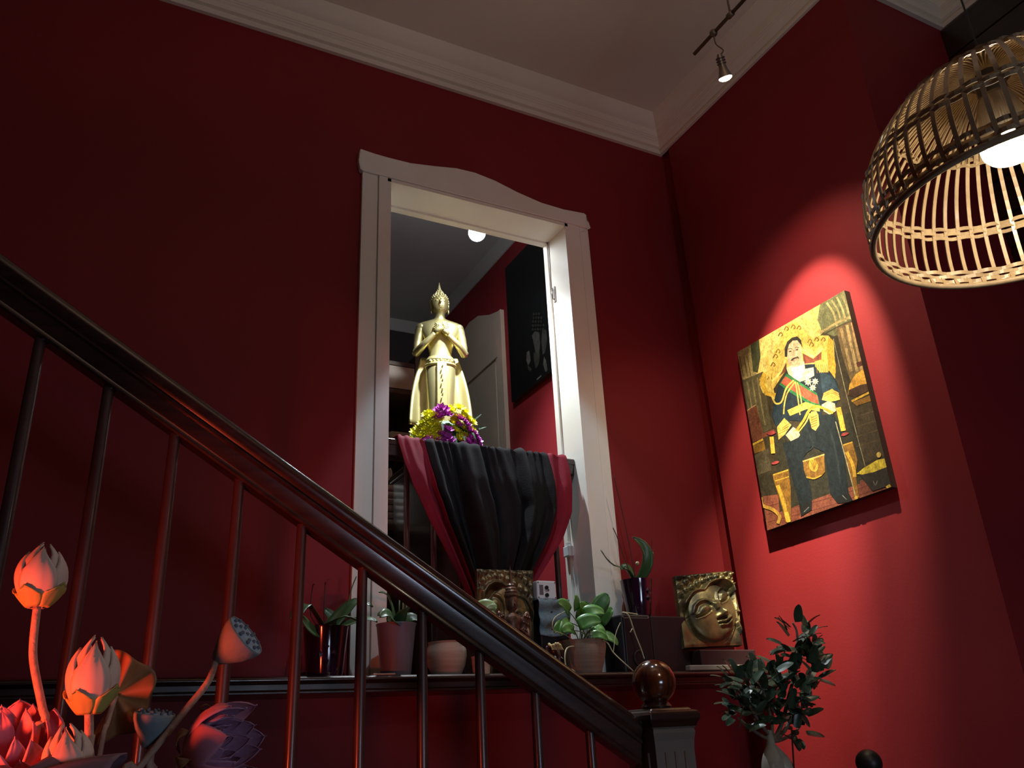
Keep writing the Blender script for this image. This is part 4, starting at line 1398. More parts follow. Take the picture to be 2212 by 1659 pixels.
MB().tube(smoothpath([c, Q(1225, 1400, 3.03), Q(1222, 1438, 3.0), Q(1240, 1450, 2.985), Q(1252, 1472, 2.98), Q(1258, 1488, 2.98)]), .003, 6).build('vine', 'vine', t4, smooth=True)

# small variegated plant peeping over the stair rail
b = Q(1040, 1458, 3.06); b.z = LZ
t5 = thing('variegated_plant', 'small pale variegated plant in front of the dark plaque', 'potted plant', b)
lathe_pot(t5, [(.032, 0), (.036, .06), (.038, .066)], b, 'beige_clay', .004)
soil_disc(t5, .030, b + Vector((0, 0, .048)))
c5 = b + Vector((0, 0, .048))
for px, py, y, L, ang in ((1032, 1312, 3.05, .07, .1), (1040, 1322, 3.04, .06, -.4), (1052, 1330, 3.04, .055, .9), (1028, 1330, 3.06, .06, 2.2), (1045, 1340, 3.05, .06, -.9), (1036, 1345, 3.07, .06, 3.4)):
    heart(t5, px, py, y, L, ang, mname='variegated_leaf', stem_from=c5)

# winged bronze figurine
b = Q(1112, 1456, 3.09); b.z = LZ
fg = thing('winged_figurine', 'small reddish bronze kneeling figurine with a pointed tiered crown', 'figurine', b)
zf = lambda py: Q(1112, py, 3.09).z
MB().lathe([(.001, LZ), (.055, LZ), (.055, LZ + .02), (.048, LZ + .03), (.001, LZ + .03)], (b.x, b.y, 0), 24).build('base', 'red_bronze', fg, smooth=True, auto=40)
m = MB()


def fsec(py, a, b_, dx=0, dy=0, n=20):
    zz = zf(py)
    return [Vector((b.x + dx + a * math.cos(t), b.y + dy + b_ * math.sin(t), zz)) for t in [2 * PI * i / n for i in range(n)]]


m.rings([[Vector((v.x, v.y, LZ + .028)) for v in fsec(1440, .046, .04)], fsec(1430, .048, .042), fsec(1405, .046, .04), fsec(1385, .034, .03), fsec(1365, .030, .025), fsec(1350, .036, .027), fsec(1338, .042, .027), fsec(1330, .036, .022), fsec(1326, .016, .015), fsec(1321, .013, .014),
         fsec(1317, .020, .021), fsec(1308, .024, .026), fsec(1298, .0255, .027), fsec(1288, .024, .026), fsec(1282, .012, .014)])
for s_ in (-1, 1):
    m.tube(smoothpath([(b.x + .036 * s_, b.y, zf(1336)), (b.x + .058 * s_, b.y - .01, zf(1358)), (b.x + .05 * s_, b.y - .035, zf(1376)), (b.x + .008 * s_, b.y - .05, zf(1362))]), [.012, .0115, .011, .0105, .010, .010, .010, .0095, .009, .009, .0085, .008, .007, .0068, .0065, .006, .0055, .005, .004], 10)
    m.tube(smoothpath([(b.x + .03 * s_, b.y - .02, LZ + .04), (b.x + .06 * s_, b.y - .055, LZ + .055), (b.x + .02 * s_, b.y - .06, LZ + .04)]), .017, 10)
m.tube([(b.x, b.y - .022, zf(1302)), (b.x, b.y - .031, zf(1307)), (b.x, b.y - .026, zf(1310))], [.002, .004, .0025], 6)
m.build('figure', 'red_bronze', fg, smooth=True)
cw = MB()
cw.lathe([(.027, 0), (.030, .006), (.029, .012), (.025, .016), (.027, .021), (.022, .030), (.024, .034), (.016, .044), (.018, .048), (.010, .056), (.006, .075), (.004, .10), (.0008, .128)], (b.x, b.y, zf(1291)), 20)
cw.build('crown', 'red_bronze', fg, smooth=True, auto=30)
for s_ in (-1, 1):
    o = Vector((b.x + .050 * s_, b.y - .012, zf(1348)))
    A_ = basis((.32 * s_, 0, 1), (0, -1, 0))
    wg = MB().ball(o, (.020, .010, .050), 14, 10, A_)
    for q in range(9):
        u = (q % 3 - 1) * .010
        v = (q // 3 - 1) * .026
        wg.ball(o + A_ @ Vector((u, 0, v)) + Vector((0, -.009, 0)), .0055, 6, 4)
    wg.build('wing', 'red_bronze', fg, smooth=True)

# cloth-covered box with the white radio on it
p0, p1 = Q(1163, 1293, 3.17), Q(1232, 1352, 3.17)
cb = thing('covered_box', 'blue grey cloth covered box under the white radio', 'box', ((p0.x + p1.x) / 2, 3.22, LZ))
MB().box((p0.x + .004, 3.175, LZ + .001), (p1.x - .004, 3.262, p0.z - .006)).build('box', 'black_satin', cb, bevel=.006)


def drape(u, v):
    x = p0.x - .002 + (p1.x - p0.x + .004) * u
    if v < .35:
        return Vector((x, 3.265 - .095 * v / .35, p0.z - .002 + .002 * math.sin(u * 20)))
    t = (v - .35) / .65
    return Vector((x, 3.168 - .005 * math.sin(t * 13 + u * 2) - .004 * math.sin(u * 11), p0.z - .003 - .145 * t - .008 * math.sin(u * 4)))


MB().grid(drape, 30, 36).build('cover', 'blue_fabric', cb, smooth=True, solid=.003)
r0, r1 = Q(1157, 1254, 3.20), Q(1201, 1293, 3.20)
rd = thing('white_radio', 'small white radio with a speaker grille and two dark knobs', 'radio', ((r0.x + r1.x) / 2, 3.22, p0.z))
zr0, zr1 = p0.z + .0015, r0.z
MB().box((r0.x, 3.192, zr0), (r1.x, 3.232, zr1)).build('case', 'white_plastic', rd, bevel=.006)
wr_, hr_ = r1.x - r0.x, zr1 - zr0
for q in range(9):
    zz = zr0 + hr_ * (.25 + .06 * q)
    MB().box((r0.x + wr_ * .12, 3.1905, zz), (r0.x + wr_ * .32, 3.193, zz + hr_ * .025)).build('grille_slot', 'black_plastic', rd)
for zz, rr_ in ((.62, .0085), (.22, .0085)):
    MB().tube([(r0.x + wr_ * .48, 3.193, zr0 + hr_ * zz), (r0.x + wr_ * .48, 3.186, zr0 + hr_ * zz)], rr_, 16).build('knob', 'black_plastic', rd, smooth=True, auto=40)
MB().tube([(r0.x + wr_ * .58, 3.193, zr0 + hr_ * .5), (r0.x + wr_ * .58, 3.189, zr0 + hr_ * .5)], .0035, 10).build('button', 'black_plastic', rd)
for sx in (.07, .93):
    for sz in (.1, .9):
        MB().tube([(r0.x + wr_ * sx, 3.193, zr0 + hr_ * sz), (r0.x + wr_ * sx, 3.1905, zr0 + hr_ * sz)], .0025, 8).build('screw', 'black_plastic', rd)

# little carved elephant with a cream garland
b = Q(1197, 1456, 3.075); b.z = LZ
el_ = thing('elephant_figurine', 'tiny dark carved elephant with a cream garland on its head', 'figurine', b)
m = MB()
m.ball(b + Vector((0, .02, .062)), (.028, .040, .030), 16, 12)
m.ball(b + Vector((0, -.018, .085)), (.024, .022, .026), 16, 12)
m.tube(smoothpath([b + Vector((0, -.034, .085)), b + Vector((0, -.046, .06)), b + Vector((0, -.046, .03)), b + Vector((0, -.054, .012))]), [.012, .0115, .011, .0105, .010, .0095, .009, .0085, .008, .0075, .007, .0065, .006, .0058, .0055, .005, .0048, .0045, .004], 10)
for sx in (-1, 1):
    for yy in (-.008, .046):
        m.tube([b + Vector((.017 * sx, yy, .001)), b + Vector((.017 * sx, yy, .06))], [.0115, .011], 10)
    m.ball(b + Vector((.030 * sx, -.012, .085)), (.012, .005, .022), 10, 8)
m.build('body', 'dark_wood', el_, smooth=True)
for sx in (-1, 1):
    MB().tube([b + Vector((.011 * sx, -.036, .064)), b + Vector((.016 * sx, -.052, .052))], [.003, .001], 6).build('tusk', 'white_plastic', el_, smooth=True)
m = MB()
for q in range(14):
    a = 2 * PI * q / 14
    m.ball(b + Vector((.023 * math.cos(a), -.020 + .018 * math.sin(a), .108 + .004 * math.sin(3 * a))), .0065, 7, 5)
m.build('garland', 'incense_flower', el_, smooth=True)
for q in range(9):
    x = -.022 + .0055 * q
    MB().tube([b + Vector((x, -.038 + abs(x) * .3, .104)), b + Vector((x * 1.15, -.043, .088))], .0011, 5).build('fringe', 'incense_flower', el_)

# loudspeaker with another purple pot on it, crates and slab
s0, s1 = Q(1341, 1326, 3.10), Q(1397, 1326, 3.10)
sp = thing('loudspeaker', 'black loudspeaker box carrying the tall purple orchid pot', 'speaker', ((s0.x + s1.x) / 2, 3.17, LZ))
zt = s0.z
MB().box((s0.x, 3.105, LZ + .001), (s1.x + .02, 3.258, zt)).build('cabinet', 'black_satin', sp, bevel=.008)
MB().box((s0.x + .010, 3.099, LZ + .014), (s1.x + .010, 3.1055, zt - .014)).build('grille', 'black_plastic', sp, bevel=.003)
for sx in (s0.x + .012, s1.x + .008):
    MB().tube([(sx, 3.106, zt - .012), (sx, 3.1015, zt - .012)], .004, 8).build('screw', 'brushed_metal', sp)
MB().lathe([(.034, 0), (.036, .003), (.034, .006), (.028, .003)], ((s0.x + s1.x) / 2 + .01, 3.099, LZ + .06), 24, basis((0, -1, 0)), caps=False).build('bass_port', 'black_satin', sp, smooth=True)
b = Vector((Q(1383, 1326, 3.165).x, 3.172, zt))
t6 = thing('orchid_pot', 'tall glossy purple pot with an orchid standing on the black loudspeaker', 'potted plant', b)
pq_ = lathe_pot(t6, [(.050, 0), (.053, .006), (.062, .07), (.070, .135), (.072, .155), (.073, .160)], b, 'purple_glaze')
soil_disc(t6, .063, b + Vector((0, 0, .132)))
for zz in (.105, .075):
    MB().ball(b + Vector((.012, -.064 - (zz - .075) * .1, zz)), (.012, .006, .016), 4, 2, basis((0, 0, 1), (0, -1, 0))).build('diamond_stud', 'purple_glaze', pq_)
c = b + Vector((0, 0, .134))
leaves(t6, [([c, Q(1355, 1232, 3.12), Q(1325, 1222, 3.09), Q(1308, 1205, 3.08), Q(1297, 1188, 3.08)], .034, (0, -.5, 1)),
            ([c, Q(1395, 1230, 3.12), Q(1400, 1200, 3.10), Q(1388, 1175, 3.10), Q(1365, 1160, 3.11)], .050, (-.5, -1, .3)),
            ([c, Q(1400, 1220, 3.17), Q(1410, 1190, 3.19)], .030, (-.2, -1, .2)),
            ([c, Q(1355, 1225, 3.2), Q(1340, 1230, 3.22)], .04, (0, -1, .6))], 'orchid_leaf')
for pth, rr_ in (([c, Q(1362, 1190, 3.19), Q(1345, 1110, 3.2), Q(1325, 1025, 3.2)], .0024), ([c, Q(1350, 1210, 3.19), Q(1333, 1160, 3.2), Q(1324, 1140, 3.2)], .0022), ([c, Q(1405, 1200, 3.18), Q(1408, 1165, 3.18)], .0016)):
    MB().tube(smoothpath(pth), rr_, 6).build('flower_stem', 'dark_stick', t6, smooth=True)
MB().ball(Q(1377, 1217, 3.11), (.010, .007, .009), 10, 8).build('bud', 'vine', t6, smooth=True)
MB().tube(smoothpath([b + Vector((-.030, -.035, .004)), Q(1346, 1323, 3.085), Q(1358, 1330, 3.07), Q(1372, 1370, 3.06), Q(1384, 1400, 3.05), Q(1392, 1424, 3.045)]), .0032, 6).build('aerial_root', 'vine', t6, smooth=True)
MB().tube([Q(1366, 1358, 3.062), Q(1361, 1366, 3.06)], .0022, 6).build('aerial_root', 'vine', t6)

x0, x1 = s1.x + .024, Q(1480, 1330, 3.10).x
MB_ = MB().box((x0, 3.11, LZ + .001), (x1 + .01, 3.27, zt - .004))
tag(MB_.build('crate', 'maroon_box', org=((x0 + x1) / 2, 3.19, LZ), bevel=.005), 'dark maroon box between the black loudspeaker and the gilded plaque', 'box')
x2 = 2.80
zc_ = min(cs[2].z, cs[3].z) - .012
tag(MB().box((x1 + .014, 3.045, LZ + .001), (x2, 3.20, zc_)).build('crate', 'maroon_box', org=((x1 + x2) / 2, 3.12, LZ), bevel=.005), 'low dark box carrying the gilded face plaque', 'box')
g0, g1 = Q(1487, 1441, 3.02), Q(1622, 1441, 3.02)
tag(MB().box((g0.x, 3.01, LZ + .001), (g1.x, 3.042, LZ + .024)).build('stone_slab', 'grey_slab', org=((g0.x + g1.x) / 2, 3.03, LZ), bevel=.004), 'flat grey slab on the ledge in front of the gilded plaque', 'slab')
tag(MB().box((Q(795, 1462, 3.05).x + .01, 3.02, LZ + .0005), (Q(860, 1462, 3.05).x - .02, 3.05, LZ + .006)).build('saucer_strip', 'beige_clay', org=(1.0, 3.03, LZ), bevel=.002), 'thin pale strip lying on the ledge before the grey pot', 'strip')

# ------------------------------------------------------------------ landing: shelving with towels, plug on the jamb
sh = thing('towel_shelf', 'brown wooden shelving on the landing holding folded towels', 'shelf', (1.25, 4.7, RFZ))
SXA, SXB, SYA, SYB = .80, 1.72, 4.42, 4.80
for zz in (1.46, 1.92, 2.33, 2.84, 3.16, 3.34):
    MB().box((SXA + .03, SYA, zz - .028), (SXB - .03, SYB, zz)).build('shelf_board', 'shelf_wood', sh, bevel=.003)
for x in (SXA, SXB - .03):
    MB().box((x, SYA - .004, RFZ + .001), (x + .03, SYB, 3.40)).build('side_panel', 'shelf_wood', sh, bevel=.003)
MB().box((SXA, SYB, RFZ + .001), (SXB, SYB + .012, 3.40)).build('back_panel', 'shelf_wood', sh)
MB().box((SXA + .03, SYA + .002, 3.165), (SXB - .03, SYA + .014, 3.31)).build('drawer_front', 'cream_paint', sh, bevel=.003)
k = 0
for zz in (2.331, 2.371, 2.411, 2.451, 2.491, 2.531):
    m = MB()
    prof_ = []
    for i in range(17):
        a = PI * i / 16
        prof_.append((SYA + .028 - .018 * math.sin(a) - .008, zz + .019 - .018 * math.cos(a)))
    prof_ += [(SYA + .33, zz + .037), (SYA + .33, zz + .001)]
    m.prism([(1.36, y, z_) for y, z_ in prof_], (.30 - .01 * (k % 2), 0, 0))
    tag(m.build('folded_towel', 'towel_white', org=(1.51, 4.6, zz)), ('white folded towel, %s of the stack of six on the landing shelf' % ('lowest', 'second from bottom', 'third from bottom', 'third from top', 'second from top', 'topmost')[k]), 'towel', 'folded towels in the landing stack')
    k += 1


def roll(name, x0, x1, y, zz, r, label):
    m = MB()
    sp_ = []
    for i in range(49):
        a = 2 * PI * i / 16
        sp_.append((r * (.25 + .75 * i / 48), a))
    inn = [(y + rr_ * math.cos(a), zz + r + rr_ * math.sin(a)) for rr_, a in sp_]
    m.rings([[Vector((x, yy, z_)) for yy, z_ in inn] for x in (x0, x1)], False, False)
    o_ = m.build(name, 'towel_white', org=((x0 + x1) / 2, y, zz), smooth=True, solid=.012)
    return tag(o_, label, 'towel')


m = MB()
ax_y = basis((0, 1, 0))


def yroll(x, zz, r, label, mname='towel_white'):
    m = MB()
    pts = []
    for i in range(57):
        a = 2 * PI * i / 18
        rr_ = r * (.18 + .82 * i / 56)
        pts.append((x + rr_ * math.cos(a), zz + r + rr_ * math.sin(a)))
    m.rings([[Vector((xx, yy, z_)) for xx, z_ in pts] for yy in (SYA + .005, SYA + .32)], False, False)
    return tag(m.build('rolled_towel', mname, org=(x, 4.6, zz), smooth=True, solid=.010), label, 'towel')


yroll(1.50, 2.580, .050, 'white rolled towel on top of the folded towel stack')
yroll(1.46, 2.848, .060, 'white rolled towel on the upper shelf behind the casing')
tag(MB().box((1.54, SYA + .01, 2.841), (1.675, SYA + .3, 2.90)).build('folded_blanket', 'linen', org=(1.6, 4.6, 2.841), bevel=.02), 'beige folded blanket on the upper landing shelf', 'blanket')
tag(MB().box((1.36, SYA + .012, 1.921), (1.66, SYA + .3, 2.22)).box((1.36, SYA + .008, 2.05), (1.66, SYA + .0119, 2.08)).build('storage_box', 'cardboard', org=(1.5, 4.6, 1.921), bevel=.004), 'brown cardboard box below the towel stack', 'box')


def sack(u, v):
    a = 2 * PI * u
    zz = LZ + .0005 + .36 * v
    r = .5 + .5 * math.sin(PI * min(1, v * .8 + .2)) + .06 * math.sin(5 * a + 9 * v) + .04 * math.sin(11 * a + 3)
    return Vector((1.19 + .055 * r * math.cos(a), 3.60 + .05 * r * math.sin(a), zz - (LZ - RFZ) * 1))


tag(MB().grid(sack, 40, 24).build('linen_sack', 'linen', org=(1.19, 3.60, RFZ), smooth=True, solid=.003), 'crumpled beige linen sack behind the doorway rail at lower left', 'sack')

jx = OR - .018
pz = at(1226, 1190, 0, jx - .02)
pg = thing('plug_adapter', 'white plug with a hanging cord on the right jamb', 'plug', (jx, pz.y, pz.z))
MB().box((jx - .030, pz.y - .025, pz.z - .028), (jx - .0005, pz.y + .025, pz.z + .022)).build('body', 'white_plastic', pg, bevel=.004)
MB().box((jx - .024, pz.y - .010, pz.z + .022), (jx - .004, pz.y + .010, pz.z + .042)).build('neck', 'cord_white', pg, bevel=.003)
MB().tube(smoothpath([(jx - .013, pz.y, pz.z + .04), (jx - .010, pz.y + .004, pz.z + .2), (jx - .006, pz.y + .006, 2.45), (jx - .004, pz.y + .01, 3.0), (jx - .004, 3.449, 3.745)]), .0028, 6).build('cord', 'cord_white', pg, smooth=True)
MB().tube(smoothpath([(jx - .012, pz.y - .012, pz.z - .028), (jx - .008, pz.y - .03, pz.z - .2), (jx - .006, pz.y - .04, LZ + .02)]), .0028, 6).build('cord', 'cord_white', pg, smooth=True)
ct = at(1199, 636, 0, jx)
kt = thing('door_catch', 'small white metal catch on the right jamb near the top', 'catch', (jx, ct.y, ct.z))
MB().box((jx - .008, ct.y - .010, ct.z - .045), (jx - .0005, ct.y + .012, ct.z + .045)).build('plate', 'cord_white', kt, bevel=.002)
MB().tube([(jx - .008, ct.y, ct.z - .03), (jx - .016, ct.y, ct.z - .03), (jx - .016, ct.y, ct.z + .035)], .004, 8).build('bolt', 'brushed_metal', kt, smooth=True)

# ------------------------------------------------------------------ console table, ficus and dark globe by the right wall
TZ_ = .90
tb = thing('console_table', 'dark wooden console table below the portrait', 'table', (2.40, 2.32, 0))
MB().box((1.98, 1.98, TZ_ - .03), (2.80, 2.66, TZ_)).build('top', 'dark_wood', tb, bevel=.005)
for x in (2.01, 2.73):
    for y in (2.01, 2.59):
        MB().box((x, y, .001), (x + .04, y + .04, TZ_ - .03)).build('leg', 'dark_wood', tb, bevel=.003)
MB().box((2.03, 2.03, TZ_ - .11), (2.75, 2.05, TZ_ - .03)).build('apron', 'dark_wood', tb)

FY = 2.40
fb = Q(1675, 1659, FY)
fc = thing('ficus_bonsai', 'small leafy bonsai tree with a thick pale root by the newel post', 'potted plant', (fb.x, FY, TZ_))
lathe_pot(fc, [(.075, 0), (.08, .01), (.088, .06), (.092, .065)], (fb.x, FY, TZ_), 'grey_pot', .006)
soil_disc(fc, .082, (fb.x, FY, TZ_ + .05))
m = MB()
rz = Q(1675, 1625, FY).z
m.tube(smoothpath([(fb.x - .02, FY, TZ_ + .04), (fb.x - .024, FY - .01, TZ_ + .10), (fb.x - .016, FY - .008, rz - .02), (fb.x - .004, FY, rz + .03), (fb.x - .006, FY, rz + .07)]), [.024, .028, .033, .037, .040, .042, .043, .043, .042, .041, .039, .037, .034, .030, .026, .022, .019, .016, .015, .014, .013, .0125, .012, .0115, .011], 14)
m.tube(smoothpath([(fb.x + .03, FY - .015, TZ_ + .04), (fb.x + .034, FY - .02, TZ_ + .10), (fb.x + .022, FY - .015, rz - .03), (fb.x + .004, FY, rz + .02)]), [.02, .022, .025, .028, .031, .033, .035, .036, .036, .035, .033, .030, .027, .023, .019, .016, .014, .012, .011], 14)
trk = m.build('root_trunk', 'ginseng_root', fc, smooth=True)
crown0 = Vector((fb.x - .006, FY, rz + .06))
BR = [[(1668, 1595), (1640, 1560), (1610, 1510), (1585, 1480)], [(1668, 1595), (1665, 1550), (1650, 1500), (1640, 1460)], [(1672, 1595), (1690, 1560), (1705, 1500), (1720, 1440), (1722, 1370), (1712, 1345)], [(1672, 1598), (1700, 1570), (1730, 1500), (1755, 1440), (1770, 1410)],
      [(1664, 1598), (1630, 1580), (1600, 1555)], [(1675, 1600), (1705, 1590), (1725, 1575)]]
for i, bq in enumerate(BR):
    pts = [crown0] + [Q(x, y, FY + (-.03 + .02 * i) * (j_ / len(bq))) for j_, (x, y) in enumerate(bq)]
    sm = smoothpath(pts, 5)
    MB().tube(sm, [.008 * (1 - .75 * k_ / len(sm)) + .0012 for k_ in range(len(sm))], 7).build('branch', 'bark', fc, smooth=True)
MB().tube([(Q(1706, 1659, FY - .05).x, FY - .05, TZ_ + .04), Q(1710, 1575, FY - .05)], .003, 6).build('stake', 'dark_stick', fc)
lm = MB()
leaf_surface(lm, [(0, 0, 0), (.4, 0, .05), (.75, 0, .06), (1, 0, .02)], .50, (0, 0, 1), .16, .75, 7)
flm = mesh_only(lm, 'leaf', 'ficus_leaf')
EL = [(1722, 1385, 36, 46, 34), (1745, 1440, 40, 42, 40), (1762, 1410, 20, 18, 8), (1625, 1478, 52, 34, 40), (1690, 1500, 62, 46, 58), (1592, 1520, 34, 34, 24), (1650, 1535, 66, 28, 34), (1718, 1578, 26, 20, 10), (1668, 1445, 26, 22, 14), (1605, 1468, 40, 14, 12), (1715, 1540, 40, 24, 16), (1610, 1572, 18, 10, 4)]
for cx_, cy_, rx_, ry_, n_ in EL:
    for i in range(n_):
        r_ = math.sqrt(random.random())
        a = random.uniform(0, 2 * PI)
        p = Q(cx_ + rx_ * r_ * math.cos(a), cy_ + ry_ * r_ * math.sin(a), FY + random.uniform(-.07, .07))
        d = Vector((math.cos(a) * r_ + random.uniform(-.6, .6), random.uniform(-.9, .5), -math.sin(a) * r_ * .6 + random.uniform(-.2, .8)))
        if d.length < .1:
            d = Vector((0, -.4, 1))
        d.normalize()
        upv = Vector((random.uniform(-.4, .4), random.uniform(-.8, -.1), 1))
        s_ = upv.cross(d).normalized()
        n2 = d.cross(s_)
        share(flm, 'leaf', fc, place(fc, p, Matrix((d, s_, n2)).transposed(), random.uniform(.046, .072)))

gp = Q(1877, 1648, 2.18)
gl = thing('dark_globe', 'dark glossy round globe ornament low beside the right wall', 'ornament', (gp.x, 2.18, TZ_))
MB().lathe([(.001, TZ_ + .0005), (.045, TZ_ + .0005), (.04, TZ_ + .012), (.014, TZ_ + .03), (.012, gp.z - .045), (.02, gp.z - .036), (.001, gp.z - .035)], (gp.x, 2.18, 0), 24).build('foot', 'black_satin', gl, smooth=True, auto=40)
MB().ball(gp, .042, 24, 16).build('globe', 'black_satin', gl, smooth=True)

# ------------------------------------------------------------------ lotus flowers in a tall vase, lit red
LYD = 1.60
vs = thing('floor_vase', 'tall dark floor vase below the lotus stems', 'vase', (.06, LYD, 0))
MB().lathe([(.001, .001), (.11, .001), (.13, .06), (.15, .30), (.13, .55), (.085, .72), (.075, .78), (.085, .82), (.078, .82), (.068, .78), (.05, .70)], (.06, LYD, 0), 36, caps=False).build('body', 'purple_glaze', vs, smooth=True)
VM = Vector((.06, LYD, .70))


def petal_mesh(prof_r, h, th0, wmax, s0=0.0, s1=1.0, tipw=.9, ns=12, nt=8, curl=0.0, ridge=.0012, rscale=1.0):
    """petal on a surface of revolution: prof_r(s) is the radius at s in 0..1, h the height"""
    def fn(i, j):
        s_ = s0 + (s1 - s0) * i
        t = -1 + 2 * j
        w_ = wmax * (math.sin(PI * min(1, .18 + .82 * i) ** tipw)) ** .75 if i < 1 else .005
        r = prof_r(s_) * rscale + ridge * math.cos(t * 16) + curl * i * i + .004 * (1 - abs(t)) * 0
        a = th0 + t * w_
        return Vector((r * math.cos(a), r * math.sin(a), h * s_ - .004 * (t * t) * (i > .6)))
    return MB().grid(fn, ns, nt)


def budprof(s_):
    return max(.003, .047 * (math.sin(PI * min(1, (s_ * .80 + .07))) ** .70) * (1 - .10 * s_ - .70 * s_ ** 5))


def lotus_bud(label, base, tip, stem_pts, mname, size=1.0, sepals=3, openr=1.0):
    t = thing('lotus_bud', label, 'flower', VM, 'artificial lotus stems in the tall vase')
    base, tip = Vector(base), Vector(tip)
    ax = basis(tip - base, (0, -1, 0))
    H = (tip - base).length

    def put(mb, nm, mm):
        mb.v = [tuple(base + ax @ Vector(v)) for v in mb.v]
        mb.build(nm, mm, t, smooth=True, solid=.0012)
    k_ = H / .115
    pf = lambda s_: budprof(s_) * k_ * openr
    for i in range(3):
        put(petal_mesh(pf, H, .5 + 2.1 * i, 1.25, 0, 1.0 - .03 * i, .62, rscale=.90), 'inner_petal', mname)
    for i in range(5):
        put(petal_mesh(pf, H, .2 + 1.257 * i, .92, 0, .84 + .07 * (i % 3 == 1), .66, rscale=.98 + .05 * (i % 2), curl=.002), 'petal', mname)
    for i in range(sepals):
        put(petal_mesh(pf, H, 1.0 + 2 * PI * i / max(sepals, 1), .85, 0, .30 + .05 * (i % 2), .8, rscale=1.10, curl=.002), 'sepal', 'sepal_green')
    sm = smoothpath([VM] + [Vector(p) for p in stem_pts] + [base + (tip - base) * .02], 6)
    MB().tube(sm, .0062 * size, 10).build('stem', 'lotus_stem', t, smooth=True)
    return t


q_ = lambda x, y, dy=0.0: at(x, y, 1, LYD + dy)
lotus_bud('tall pale lotus bud, highest of the lotus stems at left', q_(80, 1312), q_(100, 1172), [q_(70, 1659), q_(97, 1560), q_(92, 1530), q_(74, 1440), q_(72, 1390)], 'lotus_cream', 1.0, 4, .95)
lotus_bud('pale lotus bud with green sepals at its base, second highest', q_(192, 1543, -.03), q_(211, 1372, -.03), [q_(186, 1659, -.03), q_(192, 1600, -.03)], 'lotus_cream', 1.1, 4, .86)
lotus_bud('closed pale lotus bud cut by the bottom edge of the picture', q_(150, 1715, -.08), q_(143, 1560, -.08), [q_(150, 1740, -.06)], 'lotus_cream', 1.0, 2, .9)


def seed_pod(label, c0, face_dir, r, stem_pts, gname='pod_blue'):
    t = thing('seed_pod', label, 'seed pod', VM, 'artificial lotus stems in the tall vase')
    d = Vector(face_dir).normalized()
    ax = basis(d, (0, 0, 1))
    c0 = Vector(c0)
    L = r * 1.55
    body = MB().lathe([(.006, -L), (.010, -L * .97), (r * .45, -L * .78), (r * .78, -L * .45), (r * .97, -L * .15), (r, 0), (r * .97, .004), (r * .94, .003)], c0, 32, ax, caps=False)
    bd_ = body.build('cone', gname, t, smooth=True)
    fc_ = MB().lathe([(r * .95, .002), (r * .6, .004), (.001, .005)], c0, 32, ax, caps=False).build('face', 'pod_face', t, smooth=True)
    for i, (rr_, n_) in enumerate(((0, 1), (r * .42, 6), (r * .74, 10))):
        for k_ in range(n_):
            a = 2 * PI * k_ / n_ + i
            p = c0 + ax @ Vector((rr_ * math.cos(a), rr_ * math.sin(a), .005))
            MB().ball(p, (r * .085, r * .085, .004), 8, 6, ax).build('seed', 'pod_seed', fc_, smooth=True)
    MB().tube(smoothpath([VM] + [Vector(p) for p in stem_pts] + [c0 - d * L * .97], 6), .0058, 10).build('stem', 'lotus_stem', t, smooth=True)


seed_pod('large blue-grey lotus seed pod tilted to the right', q_(529, 1374), Vector((.66, -.46, .60)), .042, [q_(250, 1720), q_(300, 1659), q_(350, 1597), q_(400, 1535), q_(450, 1472)])
seed_pod('small blue-grey lotus seed pod facing upwards', q_(334, 1545, .02), Vector((.10, -.16, 1)), .033, [q_(316, 1720, .02), q_(322, 1659, .02), q_(328, 1610, .02)])

# half-open mauve lotus seen from the side, facing right
lo = thing('open_lotus', 'open mauve lotus with layered petals facing right', 'flower', VM, 'artificial lotus stems in the tall vase')
ob = q_(400, 1628)
od = (q_(500, 1600, -.06) - ob).normalized()
ax = basis(od, (0, 0, 1))


def addpetal(th, h, r1, w_, mm, name='petal', tp=.8, par=None, base=None, axx=None, r0=.006):
    pf = lambda s_: r0 + r1 * math.sin(PI * .5 * min(1, s_ * 1.15)) ** .8 * (1 - .25 * s_ * s_)
    mb = petal_mesh(pf, h, th, w_, 0, 1, tp, 12, 8, 0, .0009)
    mb.v = [tuple(base + axx @ Vector(v)) for v in mb.v]
    mb.build(name, mm, par, smooth=True, solid=.0012)


for ring, (n_, h, r1, w_) in enumerate(((6, .118, .066, .66), (7, .110, .053, .60), (7, .098, .040, .64), (6, .086, .026, .7))):
    for i in range(n_):
        addpetal(2 * PI * i / n_ + ring * .45, h * (1 + .06 * math.sin(i * 2.3)), r1, w_, 'lotus_pink' if ring == 0 and i in (1, 2, 3, 4) else 'lotus_mauve', par=lo, base=ob, axx=ax)
for i in range(3):
    addpetal(2.6 + i * .9, .05, .055, .25, 'dry_leaf', 'sepal', par=lo, base=ob - od * .006, axx=ax)
MB().tube(smoothpath([VM, q_(385, 1740), q_(380, 1680), ob], 6), .0062, 10).build('stem', 'lotus_stem', lo, smooth=True)
MB().tube(smoothpath([q_(430, 1530, .02), q_(445, 1522, .02), q_(462, 1532, .03), q_(485, 1538, .03), q_(500, 1560, .03), q_(530, 1580, .03), q_(548, 1605, .03), q_(552, 1618, .03)], 5), .0012, 5).build('curled_edge', 'dry_leaf', lo, smooth=True)
leafm = MB()
leafm.grid(lambda i, j: q_(432 + 118 * i, 1532 + 78 * i ** 1.1 - 8 * math.sin(i * 9), .03) * (1 - j) + q_(455 + 60 * i, 1590 + 40 * i, .05) * j, 16, 6)
leafm.build('dark_leaf', 'dry_leaf', lo, smooth=True, solid=.001)

